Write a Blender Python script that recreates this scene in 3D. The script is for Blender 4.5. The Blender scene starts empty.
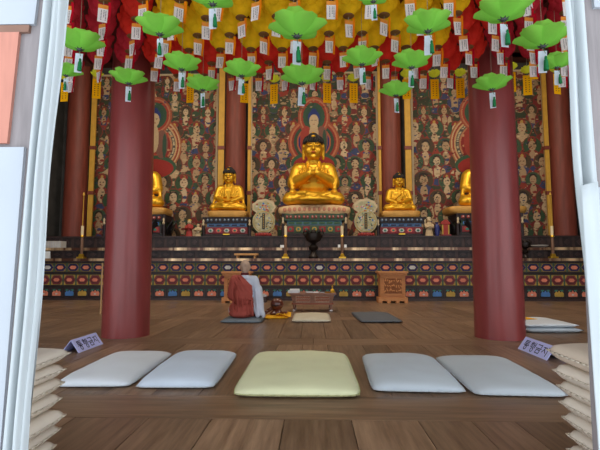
import bpy, bmesh, math, random
import numpy as np
from mathutils import Vector, Matrix, Euler, noise as mnoise
random.seed(7); rng = np.random.default_rng(7)
PI = math.pi
scene = bpy.context.scene
COL = scene.collection

# ------------------------------------------------------------ camera
F = 450.0
CAM = Vector((0, 0, 0.82))
PITCH = math.atan(39/450); YAW = math.atan(13/450)
ROT = Euler((PI/2+PITCH, 0, YAW)).to_matrix()
cd = bpy.data.cameras.new('camera'); cam = bpy.data.objects.new('camera', cd); COL.objects.link(cam)
cam.location = CAM; cam.rotation_euler = (PI/2+PITCH, 0, YAW)
cd.sensor_width = 36; cd.lens = F*36/600; cd.clip_end = 200; cd.clip_start = 0.05
scene.camera = cam
def ray(px, py): return ROT @ Vector(((px-300)/F, (225-py)/F, -1))
def at(px, py, Y):
    d = ray(px, py); return CAM + d*(Y/d.y)
def atz(px, py, z):
    d = ray(px, py); return CAM + d*((z-CAM.z)/d.z)
def project(p):
    q = ROT.transposed() @ (Vector(p)-CAM); return (300+F*q.x/-q.z, 225-F*q.y/-q.z)

# ------------------------------------------------------------ materials
def lin(c):
    return tuple(((v/255)/12.92 if v/255 <= .04045 else ((v/255+.055)/1.055)**2.4) for v in c)
def rgba(c): return (*lin(c), 1)
def nodes(name):
    m = bpy.data.materials.new(name); m.use_nodes = True
    nt = m.node_tree; return m, nt, nt.nodes['Principled BSDF'], nt.nodes['Material Output']
MATS = {}
def mat(name, c, rough=.6, metal=0, var=.12, scale=8, bump=0, emit=0, stretch=(1,1,1), spec=.5, coat=0):
    """principled surface with a noise-driven colour variation"""
    m, nt, b, out = nodes(name)
    b.inputs['Roughness'].default_value = rough; b.inputs['Metallic'].default_value = metal
    b.inputs['Specular IOR Level'].default_value = spec
    b.inputs['Coat Weight'].default_value = coat
    tc = nt.nodes.new('ShaderNodeTexCoord'); mp = nt.nodes.new('ShaderNodeMapping'); mp.inputs['Scale'].default_value = stretch
    n = nt.nodes.new('ShaderNodeTexNoise'); n.inputs['Scale'].default_value = scale; n.inputs['Detail'].default_value = 5
    r = nt.nodes.new('ShaderNodeValToRGB')
    l = lin(c)
    r.color_ramp.elements[0].position = .3; r.color_ramp.elements[1].position = .7
    r.color_ramp.elements[0].color = (*[v*(1-var) for v in l], 1); r.color_ramp.elements[1].color = (*[min(1, v*(1+var)) for v in l], 1)
    nt.links.new(tc.outputs['Object'], mp.inputs['Vector']); nt.links.new(mp.outputs[0], n.inputs['Vector'])
    nt.links.new(n.outputs['Fac'], r.inputs[0]); nt.links.new(r.outputs[0], b.inputs['Base Color'])
    if emit:
        nt.links.new(r.outputs[0], b.inputs['Emission Color']); b.inputs['Emission Strength'].default_value = emit
    if bump:
        bp = nt.nodes.new('ShaderNodeBump'); bp.inputs['Strength'].default_value = bump; bp.inputs['Distance'].default_value = .02
        nt.links.new(n.outputs['Fac'], bp.inputs['Height']); nt.links.new(bp.outputs[0], b.inputs['Normal'])
    MATS[name] = m; return m
def paper(name, c, trans=.5, emit=0, var=.15, scale=6):
    """thin paper or cloth: diffuse and translucent, with the glow of the bulb inside where it is a lit lantern"""
    m, nt, b, out = nodes(name)
    nt.nodes.remove(b)
    tc = nt.nodes.new('ShaderNodeTexCoord')
    n = nt.nodes.new('ShaderNodeTexNoise'); n.inputs['Scale'].default_value = scale; n.inputs['Detail'].default_value = 3
    r = nt.nodes.new('ShaderNodeValToRGB'); l = lin(c)
    r.color_ramp.elements[0].position = .3; r.color_ramp.elements[1].position = .7
    r.color_ramp.elements[0].color = (*[v*(1-var) for v in l], 1); r.color_ramp.elements[1].color = (*[min(1, v*(1+var)) for v in l], 1)
    nt.links.new(tc.outputs['Object'], n.inputs['Vector']); nt.links.new(n.outputs['Fac'], r.inputs[0])
    d = nt.nodes.new('ShaderNodeBsdfDiffuse'); t = nt.nodes.new('ShaderNodeBsdfTranslucent'); mx = nt.nodes.new('ShaderNodeMixShader')
    mx.inputs[0].default_value = trans
    for s in (d, t): nt.links.new(r.outputs[0], s.inputs['Color'])
    nt.links.new(d.outputs[0], mx.inputs[1]); nt.links.new(t.outputs[0], mx.inputs[2])
    last = mx
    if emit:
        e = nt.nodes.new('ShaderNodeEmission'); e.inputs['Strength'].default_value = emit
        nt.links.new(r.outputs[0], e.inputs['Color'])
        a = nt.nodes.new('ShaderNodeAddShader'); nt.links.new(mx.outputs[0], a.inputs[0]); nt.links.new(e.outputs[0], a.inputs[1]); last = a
    nt.links.new(last.outputs[0], out.inputs['Surface'])
    MATS[name] = m; return m
def floor_material():
    m, nt, b, out = nodes('floor_boards')
    tc = nt.nodes.new('ShaderNodeTexCoord'); at_ = nt.nodes.new('ShaderNodeAttribute'); at_.attribute_name = 'board'
    sep = nt.nodes.new('ShaderNodeSeparateColor'); nt.links.new(at_.outputs['Color'], sep.inputs[0])
    sx = nt.nodes.new('ShaderNodeSeparateXYZ'); nt.links.new(tc.outputs['Object'], sx.inputs[0])
    ca = nt.nodes.new('ShaderNodeCombineXYZ'); cb = nt.nodes.new('ShaderNodeCombineXYZ')
    nt.links.new(sx.outputs['X'], ca.inputs[0]); nt.links.new(sx.outputs['Y'], ca.inputs[1])
    nt.links.new(sx.outputs['Y'], cb.inputs[0]); nt.links.new(sx.outputs['X'], cb.inputs[1])
    nt.links.new(sep.outputs[0], ca.inputs[2]); nt.links.new(sep.outputs[0], cb.inputs[2])
    mv = nt.nodes.new('ShaderNodeMix'); mv.data_type = 'VECTOR'
    nt.links.new(sep.outputs[1], mv.inputs[0]); nt.links.new(ca.outputs[0], mv.inputs[4]); nt.links.new(cb.outputs[0], mv.inputs[5])
    mp = nt.nodes.new('ShaderNodeMapping'); mp.inputs['Scale'].default_value = (1.6, 22, 40)
    nt.links.new(mv.outputs[1], mp.inputs['Vector'])
    n = nt.nodes.new('ShaderNodeTexNoise'); n.inputs['Scale'].default_value = 1.2; n.inputs['Detail'].default_value = 7; n.inputs['Roughness'].default_value = .65
    nt.links.new(mp.outputs[0], n.inputs['Vector'])
    r = nt.nodes.new('ShaderNodeValToRGB'); e = r.color_ramp.elements
    e[0].position = .3; e[1].position = .72; e[0].color = rgba((116, 90, 70)); e[1].color = rgba((178, 144, 114))
    nt.links.new(n.outputs['Fac'], r.inputs[0])
    n2 = nt.nodes.new('ShaderNodeTexNoise'); n2.inputs['Scale'].default_value = 1.7; n2.inputs['Detail'].default_value = 4
    nt.links.new(tc.outputs['Object'], n2.inputs['Vector'])
    hsv = nt.nodes.new('ShaderNodeHueSaturation')
    mr = nt.nodes.new('ShaderNodeMapRange'); mr.inputs['To Min'].default_value = .72; mr.inputs['To Max'].default_value = 1.22
    nt.links.new(sep.outputs[0], mr.inputs['Value']); nt.links.new(mr.outputs[0], hsv.inputs['Value'])
    nt.links.new(r.outputs[0], hsv.inputs['Color'])
    mul = nt.nodes.new('ShaderNodeMix'); mul.data_type = 'RGBA'; mul.blend_type = 'MULTIPLY'; mul.inputs[0].default_value = .45
    nt.links.new(hsv.outputs[0], mul.inputs[6]); nt.links.new(n2.outputs['Fac'], mul.inputs[7])
    nt.links.new(mul.outputs[2], b.inputs['Base Color'])
    rr = nt.nodes.new('ShaderNodeMapRange'); rr.inputs['To Min'].default_value = .24; rr.inputs['To Max'].default_value = .46
    nt.links.new(n2.outputs['Fac'], rr.inputs['Value']); nt.links.new(rr.outputs[0], b.inputs['Roughness'])
    bp = nt.nodes.new('ShaderNodeBump'); bp.inputs['Strength'].default_value = .12; bp.inputs['Distance'].default_value = .01
    nt.links.new(n.outputs['Fac'], bp.inputs['Height']); nt.links.new(bp.outputs[0], b.inputs['Normal'])
    MATS['floor_boards'] = m; return m
def painted_material():
    m, nt, b, out = nodes('mural_paint')
    a = nt.nodes.new('ShaderNodeAttribute'); a.attribute_name = 'paint'
    nt.links.new(a.outputs['Color'], b.inputs['Base Color']); b.inputs['Roughness'].default_value = .75
    MATS['mural_paint'] = m; return m
def edge_strip_material():
    """edge strip mixing dark brown and pale gold by noise along its length"""
    m, nt, b, out = nodes('mottled_edge')
    tc = nt.nodes.new('ShaderNodeTexCoord'); mp = nt.nodes.new('ShaderNodeMapping'); mp.inputs['Scale'].default_value = (1, .02, .02)
    n = nt.nodes.new('ShaderNodeTexNoise'); n.inputs['Scale'].default_value = 1.5; n.inputs['Detail'].default_value = 6; n.inputs['Roughness'].default_value = .65
    nt.links.new(tc.outputs['Object'], mp.inputs[0]); nt.links.new(mp.outputs[0], n.inputs['Vector'])
    r = nt.nodes.new('ShaderNodeValToRGB'); e = r.color_ramp.elements
    e[0].position = .47; e[1].position = .62; e[0].color = rgba((96, 60, 46)); e[1].color = rgba((255, 218, 170))
    nt.links.new(n.outputs['Fac'], r.inputs[0]); nt.links.new(r.outputs[0], b.inputs['Base Color'])
    b.inputs['Metallic'].default_value = .35; b.inputs['Roughness'].default_value = .3
    MATS['mottled_edge'] = m; return m

floor_material(); painted_material(); edge_strip_material()
mat('pillar_red', (138, 60, 58), .34, var=.14, scale=3, stretch=(3, 3, .5), bump=.25)
mat('rear_pillar_red', (128, 60, 46), .55, var=.22, scale=4, stretch=(3, 3, .4))
mat('dark_wood', (62, 44, 42), .45, var=.25, scale=6)
mat('riser_wood', (66, 48, 44), .5, var=.3, scale=5)
mat('dark_panel', (44, 32, 32), .5, var=.3, scale=9)
mat('wall_dark', (66, 64, 62), .8, var=.35, scale=3)
mat('ceiling_wood', (92, 44, 36), .8, var=.25, scale=3)
mat('yellow_post', (214, 164, 62), .6, var=.08)
mat('cream_edge', (206, 186, 150), .7, var=.08)
mat('gold', (234, 178, 46), .42, metal=.65, var=.1, scale=7, bump=.05)
mat('gold_seat', (220, 165, 84), .5, metal=.25, var=.12)
mat('brass', (226, 180, 60), .3, metal=.8)
mat('hair_blue_black', (42, 40, 40), .6)
mat('eye_line', (58, 34, 14), .6)
mat('lip_red', (172, 62, 34), .5)
mat('cream_seat', (232, 196, 146), .55, var=.12, scale=14)
mat('seat_pink', (208, 140, 110), .6)
mat('dan_green', (66, 92, 70), .6, var=.25, scale=20)
mat('dan_red', (166, 52, 44), .6, var=.15)
mat('dan_crimson', (156, 34, 62), .6, var=.15)
mat('dan_blue', (92, 116, 140), .6, var=.2)
mat('dan_navy', (34, 32, 92), .6, var=.15)
mat('dan_olive', (124, 108, 56), .6, var=.25, scale=20)
mat('dan_orange', (224, 132, 104), .6, var=.15, scale=14)
mat('dan_gold', (188, 152, 64), .6, var=.15)
mat('dan_bright_blue', (74, 124, 186), .6, var=.15)
mat('dan_teal', (58, 120, 104), .6, var=.15)
mat('dan_maroon', (128, 46, 52), .6, var=.15)
mat('dan_white', (200, 196, 190), .6)
mat('dan_dark', (46, 36, 40), .6, var=.2)
mat('black_lacquer', (26, 24, 26), .35)
mat('bronze_dark', (44, 36, 32), .38, metal=.5)
mat('candle_wax', (240, 220, 176), .5)
mat('pole_brown', (140, 106, 84), .5)
mat('carved_wood', (204, 138, 84), .6, var=.12, scale=10, stretch=(1, 1, 6))
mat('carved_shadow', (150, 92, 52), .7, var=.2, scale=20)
mat('table_wood', (146, 104, 84), .5, var=.18, scale=10)
mat('table_carving', (172, 132, 108), .6, var=.25, scale=40)
mat('stretcher_wood', (160, 92, 66), .5)
mat('white_foot', (220, 214, 214), .5)
mat('light_wood', (212, 156, 92), .5)
mat('white_paper', (232, 234, 236), .8, var=.04)
mat('book_grey', (190, 190, 196), .7)
mat('dark_cover', (46, 44, 52), .6)
mat('moktak_wood', (96, 44, 30), .32, var=.2, scale=7, coat=.4)
mat('moktak_slit', (30, 14, 12), .7)
mat('cloth_yellow', (244, 178, 20), .8, var=.08)
mat('cushion_white', (222, 228, 234), .9, var=.03, scale=3)
mat('cushion_blue_white', (212, 224, 238), .9, var=.03, scale=3)
mat('cushion_yellow', (232, 233, 190), .9, var=.04, scale=3)
mat('cushion_cool_grey', (202, 212, 220), .9, var=.03, scale=3)
mat('cushion_grey', (198, 206, 212), .9, var=.03, scale=3)
mat('cushion_beige', (224, 212, 196), .9, var=.04, scale=5)
mat('cushion_tan', (218, 200, 180), .9, var=.04, scale=5)
mat('cushion_cream', (206, 196, 172), .9, var=.05, scale=5)
mat('cushion_slate', (98, 102, 108), .85, var=.06, scale=5)
mat('cushion_dusty', (112, 122, 130), .85, var=.06, scale=5)
mat('seam', (214, 202, 184), .9)
mat('seam_pale', (196, 202, 206), .9)
mat('seam_yellow', (196, 196, 140), .9)
mat('sign_lavender', (192, 198, 250), .6, var=.03)
mat('sign_ink', (30, 30, 76), .6)
mat('skin', (206, 160, 130), .55, var=.06)
mat('skin_shaved', (190, 160, 138), .6, var=.1, scale=18)
mat('robe_grey', (206, 212, 226), .9, var=.05, scale=6)
mat('kasa_brown_red', (168, 76, 64), .85, var=.09, scale=6)
mat('collar_maroon', (92, 30, 34), .85)
mat('jamb_wood', (130, 123, 124), .75, var=.16, scale=7, stretch=(6, 6, .6), bump=.15)
mat('door_paper', (164, 170, 178), .85, var=.03, scale=4)
mat('door_salmon', (178, 120, 104), .8, var=.08, scale=9, stretch=(6, 1, .8))
mat('door_brown', (124, 92, 78), .8)
paper('curtain_white', (196, 203, 206), .3, var=.02)
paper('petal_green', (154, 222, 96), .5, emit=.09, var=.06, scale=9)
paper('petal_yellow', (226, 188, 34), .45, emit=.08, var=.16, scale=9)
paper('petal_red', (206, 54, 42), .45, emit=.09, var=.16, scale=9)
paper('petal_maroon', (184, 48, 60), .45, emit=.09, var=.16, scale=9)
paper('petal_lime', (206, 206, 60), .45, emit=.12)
paper('tag_white', (240, 232, 228), .35, var=.04)
paper('tag_sky', (228, 234, 244), .35, var=.08, scale=20)
paper('tag_orange', (246, 160, 70), .35)
paper('ribbon_orange', (248, 142, 24), .35)
paper('ribbon_red', (196, 26, 44), .35)
paper('strip_yellow', (250, 196, 24), .35, emit=.04, var=.04)  # faint glow added to brighten strips that hold no bulb
mat('tag_ink', (86, 70, 76), .8)
mat('strip_ink', (150, 92, 20), .8)
mat('tassel_green', (16, 122, 66), .8, var=.25, scale=60, stretch=(1, 1, .05))
mat('hub_metal', (70, 72, 74), .4, metal=.4)
mat('hub_brown', (112, 70, 30), .6)
mat('cord', (150, 140, 120), .8)
mat('figure_cream', (206, 180, 140), .6)
mat('vase_blue', (44, 52, 116), .35)
mat('plaque_pale', (178, 172, 136), .6, var=.3, scale=12)
mat('rod_tan', (196, 156, 108), .6)

# ------------------------------------------------------------ mesh builder
class MB:
    def __init__(s): s.v = []; s.f = []; s.m = []; s.mats = []; s.M = Matrix.Identity(4)
    def mi(s, name):
        if name not in s.mats: s.mats.append(name)
        return s.mats.index(name)
    def add(s, vs, fs, name):
        o = len(s.v); k = s.mi(name)
        s.v += [tuple(s.M @ Vector(p)) for p in vs]
        for f in fs: s.f.append([i+o for i in f]); s.m.append(k)
        return s
    def box(s, c, d, name, rz=0, taper=1):
        x, y, z = [q/2 for q in d]; R = Matrix.Rotation(rz, 3, 'Z'); vs = []
        for dz, t in ((-z, 1), (z, taper)):
            for a, b in ((-x, -y), (x, -y), (x, y), (-x, y)): vs.append(R @ Vector((a*t, b*t, dz)) + Vector(c))
        return s.add(vs, [(3,2,1,0),(4,5,6,7),(0,1,5,4),(1,2,6,5),(2,3,7,6),(3,0,4,7)], name)
    def b2(s, a, b, name): return s.box([(p+q)/2 for p, q in zip(a, b)], [abs(q-p) for p, q in zip(a, b)], name)
    def tube(s, p0, p1, r0, r1, name, n=10, cap=True):
        p0 = Vector(p0); p1 = Vector(p1); q = (p1-p0).to_track_quat('Z', 'Y')
        vs = []
        for p, r in ((p0, r0), (p1, r1)):
            for i in range(n): a = 2*PI*i/n; vs.append(p + q @ Vector((r*math.cos(a), r*math.sin(a), 0)))
        fs = [(i, (i+1) % n, n+(i+1) % n, n+i) for i in range(n)]
        if cap: fs += [tuple(range(n-1, -1, -1)), tuple(range(n, 2*n))]
        return s.add(vs, fs, name)
    def lathe(s, prof, name, c=(0,0,0), n=24, sx=1, sy=1, wob=None):
        vs = []; c = Vector(c)
        for r, z in prof:
            for i in range(n):
                a = 2*PI*i/n; k = wob(a, z) if wob else 1
                vs.append(c + Vector((r*k*sx*math.cos(a), r*k*sy*math.sin(a), z)))
        fs = []
        for j in range(len(prof)-1):
            for i in range(n): fs.append((j*n+i, j*n+(i+1) % n, (j+1)*n+(i+1) % n, (j+1)*n+i))
        fs += [tuple(range(n-1, -1, -1)), tuple(range((len(prof)-1)*n, len(prof)*n))]
        return s.add(vs, fs, name)
    def ell(s, c, r, name, n=14, m=9, rot=None):
        if not hasattr(r, '__len__'): r = (r, r, r)
        c = Vector(c); vs = [Vector((0, 0, -1))]
        for j in range(1, m):
            t = -PI/2+PI*j/m
            for i in range(n): a = 2*PI*i/n; vs.append(Vector((math.cos(t)*math.cos(a), math.cos(t)*math.sin(a), math.sin(t))))
        vs.append(Vector((0, 0, 1))); R = rot or Matrix.Identity(3)
        vs = [c + R @ Vector((p.x*r[0], p.y*r[1], p.z*r[2])) for p in vs]
        fs = [(0, 1+(i+1) % n, 1+i) for i in range(n)]
        for j in range(m-2):
            for i in range(n): fs.append((1+j*n+i, 1+j*n+(i+1) % n, 1+(j+1)*n+(i+1) % n, 1+(j+1)*n+i))
        L = len(vs)-1; o = 1+(m-2)*n
        fs += [(L, o+i, o+(i+1) % n) for i in range(n)]
        return s.add(vs, fs, name)
    def cap(s, p0, r0, p1, r1, name='x', n=12):
        s.ell(p0, r0, name, n, 8); s.ell(p1, r1, name, n, 8); return s.tube(p0, p1, r0, r1, name, n)
    def chain(s, pts, name='x', n=10):
        for (a, ra), (b, rb) in zip(pts, pts[1:]): s.cap(a, ra, b, rb, name, n)
        return s
    def prism(s, poly, y0, y1, name):
        """polygon in x,z extruded from y0 to y1"""
        n = len(poly); vs = [(x, y0, z) for x, z in poly]+[(x, y1, z) for x, z in poly]
        return s.add(vs, [tuple(range(n)), tuple(range(2*n-1, n-1, -1))]+[(i, n+i, n+(i+1) % n, (i+1) % n) for i in range(n)], name)
    def grid(s, fn, nu, nv, name, closed_u=False):
        vs = [fn(i/(nu-1), j/(nv-1)) for j in range(nv) for i in range(nu)]
        fs = [(j*nu+i, j*nu+i+1, (j+1)*nu+i+1, (j+1)*nu+i) for j in range(nv-1) for i in range(nu-1)]
        return s.add(vs, fs, name)
    def mesh(s, name):
        me = bpy.data.meshes.new(name); me.from_pydata(s.v, [], s.f); me.update()
        for q in s.mats: me.materials.append(MATS.get(q))
        me.polygons.foreach_set('material_index', s.m); return me
    def build(s, name, parent=None, smooth=False, bevel=0, solid=0, label=None):
        me = s.mesh(name)
        o = bpy.data.objects.new(name, me); COL.objects.link(o)
        bm = bmesh.new(); bm.from_mesh(me); bmesh.ops.recalc_face_normals(bm, faces=bm.faces); bm.to_mesh(me); bm.free()
        if smooth: me.polygons.foreach_set('use_smooth', [True]*len(me.polygons)); 
        if smooth == 'auto': me.set_sharp_from_angle(angle=math.radians(40))
        if bevel:
            b = o.modifiers.new('bevel', 'BEVEL'); b.width = bevel; b.segments = 2; b.limit_method = 'ANGLE'
        if solid:
            b = o.modifiers.new('solid', 'SOLIDIFY'); b.thickness = solid; b.offset = 0
        if parent: o.parent = parent
        if label: o['label'] = label
        return o
    def blob(s, name, matname, voxel, parent=None, smooth=4):
        """one continuous surface grown round every shape in the builder"""
        me = s.mesh('tmp'); t = bpy.data.objects.new('tmp', me); COL.objects.link(t)
        r = t.modifiers.new('r', 'REMESH'); r.mode = 'VOXEL'; r.voxel_size = voxel
        k = t.modifiers.new('s', 'SMOOTH'); k.iterations = smooth; k.factor = .5
        dg = bpy.context.evaluated_depsgraph_get(); new = bpy.data.meshes.new_from_object(t.evaluated_get(dg))
        bpy.data.objects.remove(t); new.name = name
        new.materials.clear(); new.materials.append(MATS[matname])
        new.polygons.foreach_set('use_smooth', [True]*len(new.polygons))
        o = bpy.data.objects.new(name, new); COL.objects.link(o)
        if parent: o.parent = parent
        return o
def tag(o, label, cat, group=None):
    o['label'] = label; o['category'] = cat
    if group: o['group'] = group
    return o
def thing(name, label, cat, loc=(0,0,0), rz=0, group=None):
    o = bpy.data.objects.new(name, None); COL.objects.link(o); o.empty_display_size = .1
    o.location = loc; o.rotation_euler = (0, 0, rz); return tag(o, label, cat, group)
def struct(o): o['kind'] = 'structure'; return o
def copy_tree(o, parent=None):
    c = o.copy(); COL.objects.link(c)
    if parent: c.parent = parent
    for ch in [x for x in o.children]: copy_tree(ch, c)
    return c
ORD = ['first','second','third','fourth','fifth','sixth','seventh','eighth','ninth','tenth','eleventh','twelfth','thirteenth','fourteenth','fifteenth','sixteenth','seventeenth','eighteenth','nineteenth','twentieth','twenty-first','twenty-second','twenty-third','twenty-fourth']

# ------------------------------------------------------------ the hall
HX = 7.3
def build_floor():
    m = MB(); tints = []
    def board(x0, x1, y0, y1, along_y, tint=None):
        g = .0022
        m.b2((x0+g, y0+g, -.05), (x1-g, y1-g, 0), 'floor_boards')
        t = random.random() if tint is None else tint
        tints.extend([(t, 1.0 if along_y else 0.0, random.random())]*6)
    beams = [(2.46, 2.88), (4.68, 5.06), (6.75, 7.1), (8.75, 9.1)]
    prev = 1.2
    for b0, b1 in beams+[(12.7, 12.7)]:
        x = -HX
        while x < HX:                                   # boards running towards the altar
            w = random.uniform(.22, .42); board(x, min(x+w, HX), prev, b0, True); x += w
        if b1 > b0:
            x = -HX
            for nx in (-4.3, -2.17, .0 if b0 > 3 else 2.2, 2.17 if b0 > 3 else 4.3, HX):
                if nx > x: board(x, nx, b0, b1, False, random.uniform(.35, .75)); x = nx
        prev = b1
    m.b2((-HX, 1.2, -.12), (HX, 12.7, -.052), 'dark_panel'); tints.extend([(0, 0, 0)]*6)
    o = m.build('floor'); me = o.data
    ca = me.color_attributes.new('board', 'FLOAT_COLOR', 'CORNER')
    arr = np.ones((len(me.loops), 4), dtype=np.float32)
    for p in me.polygons:
        for li in p.loop_indices: arr[li, :3] = tints[p.index]
    ca.data.foreach_set('color', arr.ravel())
    return struct(o)
build_floor()
m = MB(); m.b2((-HX, 1.15, 3.36), (HX, 5.42, 3.44), 'ceiling_wood')
for k in range(15):
    x = -HX+.35+k*1.02; m.b2((x, 1.15, 3.31), (x+.1, 5.42, 3.37), 'ceiling_wood')
struct(m.build('ceiling'))
m = MB(); m.b2((-HX, 5.3, 6.6), (HX, 12.9, 6.7), 'ceiling_wood'); m.b2((-HX, 5.3, 3.36), (HX, 5.42, 6.7), 'ceiling_wood'); struct(m.build('ceiling'))
m = MB(); m.b2((-HX-.2, 1.15, -.12), (-HX, 12.9, 6.7), 'wall_dark'); struct(m.build('wall_left'))
m = MB(); m.b2((HX, 1.15, -.12), (HX+.2, 12.9, 6.7), 'wall_dark'); struct(m.build('wall_right'))
m = MB(); m.b2((-HX, 12.7, -.12), (HX, 12.9, 6.7), 'wall_dark'); struct(m.build('wall_back'))

def pillar(x, y, r0, r1, top, mname, label, z0=0, base=False):
    m = MB(); n = 40; ph = random.random()*9
    prof = [(r0*1.0+(r1-r0)*k/14, z0+(top-z0)*k/14) for k in range(15)]
    m.lathe(prof, mname, (x, y, 0), n, wob=lambda a, z: 1+.014*mnoise.noise((math.cos(a)*2.4+ph, math.sin(a)*2.4, z*.5)))
    o = m.build('pillar', smooth='auto'); return tag(o, label, 'pillar', 'red pillars of the hall')
cl = atz(125.5, 339, 0); cr = atz(500, 339, 0)
pillar(cl.x*5.22/cl.y, 5.22, .262, .243, 3.37, 'pillar_red', 'thick round red pillar in front of altar, beside the left lavender tent sign')
pillar(cr.x*5.22/cr.y, 5.22, .268, .246, 3.37, 'pillar_red', 'thick round red pillar in front of altar, beside the right lavender tent sign')

# ------------------------------------------------------------ altar
YA = 10.25
def zf(y, Y=YA): return at(313, y, Y).z
def xs(px, Y): return at(px, 264, Y).x
AX0, AX1 = -7.25, 7.25
altar = thing('altar', 'long stepped altar with rows of colourful painted panels along the back wall', 'altar', (0, YA, 0))
def ab(): 
    m = MB(); m.M = Matrix.Translation((0, -YA, 0)); return m
def hexa(cx, cz, w, h, k=.55): return [(cx-w, cz), (cx-w*k, cz-h), (cx+w*k, cz-h), (cx+w, cz), (cx+w*k, cz+h), (cx-w*k, cz+h)]
zA0, zA1 = zf(272), zf(263); zB0, zB1 = zf(285.5), zf(274.5); zC0, zC1 = zf(297.4), zf(288.2)
m = ab(); m.b2((AX0, YA, 0), (AX1, 12.6, zf(262)), 'dark_wood'); m.build('base', altar)
m = ab()
for z0, z1 in ((zf(274.3), zf(272.2)), (zf(288.2), zf(286))): m.b2((AX0, YA-.04, z0), (AX1, YA, z1), 'dark_panel')
m.b2((AX0, YA-.05, 0), (AX1, YA, zf(298)), 'dark_wood'); m.build('frieze', altar)
P = 13.05/450*YA
x_start = xs(313, YA)
def row(name, z0, z1, kind, shift):
    m = ab(); cz = (z0+z1)/2; h = (z1-z0)/2; m.b2((AX0, YA-.02, z0), (AX1, YA, z1), 'dan_dark')
    for k in range(-24, 25):
        cx = x_start+(k+shift)*P; w = P/2
        if abs(cx)+w > 7.2: continue
        y = YA-.02
        if kind == 'C':
            m.b2((cx-w*.92, y-.012, z0+h*.02), (cx+w*.92, y, z1-h*.02), 'dark_wood')
            m.b2((cx-w*.76, y-.02, z0+h*.14), (cx+w*.76, y-.012, z1-h*.14), 'dan_dark')
            cc = ('dan_orange', 'dan_bright_blue', 'dan_gold', 'dan_orange')[k % 4]
            for sx in (-1, 1):
                m.prism([(cx+sx*w*a, cz+h*b) for a, b in ((.12, .7), (.55, .75), (.7, .45), (.35, .35))], y-.024, y-.019, 'dan_teal')
                m.prism([(cx+sx*w*a, cz+h*b) for a, b in ((.6, .05), (.72, -.5), (.6, -.65), (.48, -.2))], y-.024, y-.019, 'dan_teal')
            m.prism([(cx+w*a, cz+h*b) for a, b in ((-.62, -.72), (.62, -.72), (.68, -.1), (.42, .42), (.22, .15), (0, .6), (-.22, .15), (-.42, .42), (-.68, -.1))], y-.028, y-.02, cc)
            m.prism(hexa(cx, cz-h*.3, w*.2, h*.16), y-.032, y-.026, 'dan_white' if cc == 'dan_orange' else cc)
        else:
            ring, cor, ctr = ('dan_navy', 'dan_olive', 'dan_orange') if kind == 'A' else ('dan_maroon', 'dan_gold', 'dan_orange')
            if kind == 'A' and k % 7 == 0: ctr = 'dan_white'
            m.b2((cx-w*.96, y-.008, z0+h*.06), (cx+w*.96, y, z1-h*.06), cor)
            m.b2((cx-w, y-.014, z0), (cx-w*.88, y, z1), 'dan_green'); m.b2((cx+w*.88, y-.014, z0), (cx+w, y, z1), 'dan_green')
            m.prism(hexa(cx, cz, w*.95, h*.86), y-.014, y-.006, 'dan_gold' if kind == 'A' else 'dan_green')
            m.prism(hexa(cx, cz, w*.9, h*.8), y-.018, y-.01, ring)
            if kind == 'A': m.prism(hexa(cx, cz, w*.66, h*.52), y-.021, y-.015, 'dan_dark')
            else: m.prism(hexa(cx, cz, w*.76, h*.6, .4), y-.021, y-.015, 'dan_dark'); m.prism(hexa(cx, cz, w*.68, h*.5, .4), y-.024, y-.018, ring)
            m.prism(hexa(cx, cz, w*(.52 if kind == 'A' else .46), h*(.4 if kind == 'A' else .3)), y-.028, y-.02, ctr)
    m.build(name, altar)
row('panel_row', zA0, zA1, 'A', .5); row('panel_row', zB0, zB1, 'B', .25); row('panel_row', zC0, zC1, 'C', .3)
Y2, Y3 = 10.62, 11.02
zs1, zs2, zs3 = zf(258.4), zf(247.6, Y2), zf(236, Y3)
m = ab(); m.b2((AX0, YA-.06, zf(262)), (AX1, 12.6, zs1-.004), 'dark_wood'); m.build('step', altar)
m = ab(); m.b2((AX0, Y2, zs1), (AX1, 12.6, zs2-.004), 'riser_wood')
def squares(m, Y, z0, z1):
    for k in range(-24, 25):
        cx = x_start+k*P*.98
        if abs(cx) > 7: continue
        m.b2((cx-P*.36, Y-.015, z0), (cx+P*.36, Y, z1), 'dark_panel')
        m.prism([(cx-P*.24, (z0+z1)/2), (cx, z0+(z1-z0)*.18), (cx+P*.24, (z0+z1)/2), (cx, z1-(z1-z0)*.18)], Y-.024, Y-.014, 'dark_wood')
squares(m, Y2, zs1+.03, zs2-.09); m.build('step', altar)
m = ab(); m.b2((AX0, Y3, zs2), (AX1, 12.6, zs3), 'riser_wood'); squares(m, Y3, zs2+.03, zs3-.04)
m.b2((AX0, Y3-.03, zs3-.03), (AX1, Y3, zs3), 'dark_wood'); m.build('step', altar)
m = ab(); m.b2((AX0, YA-.085, zf(261)), (AX1, YA-.05, zs1), 'mottled_edge'); m.build('edge_strip', altar, label='dark brown and pale gold edge strip')
m = ab(); m.b2((AX0, Y2-.05, zf(250.3, Y2)), (AX1, Y2, zs2), 'mottled_edge'); m.build('edge_strip', altar, label='dark brown and pale gold edge strip')

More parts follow.
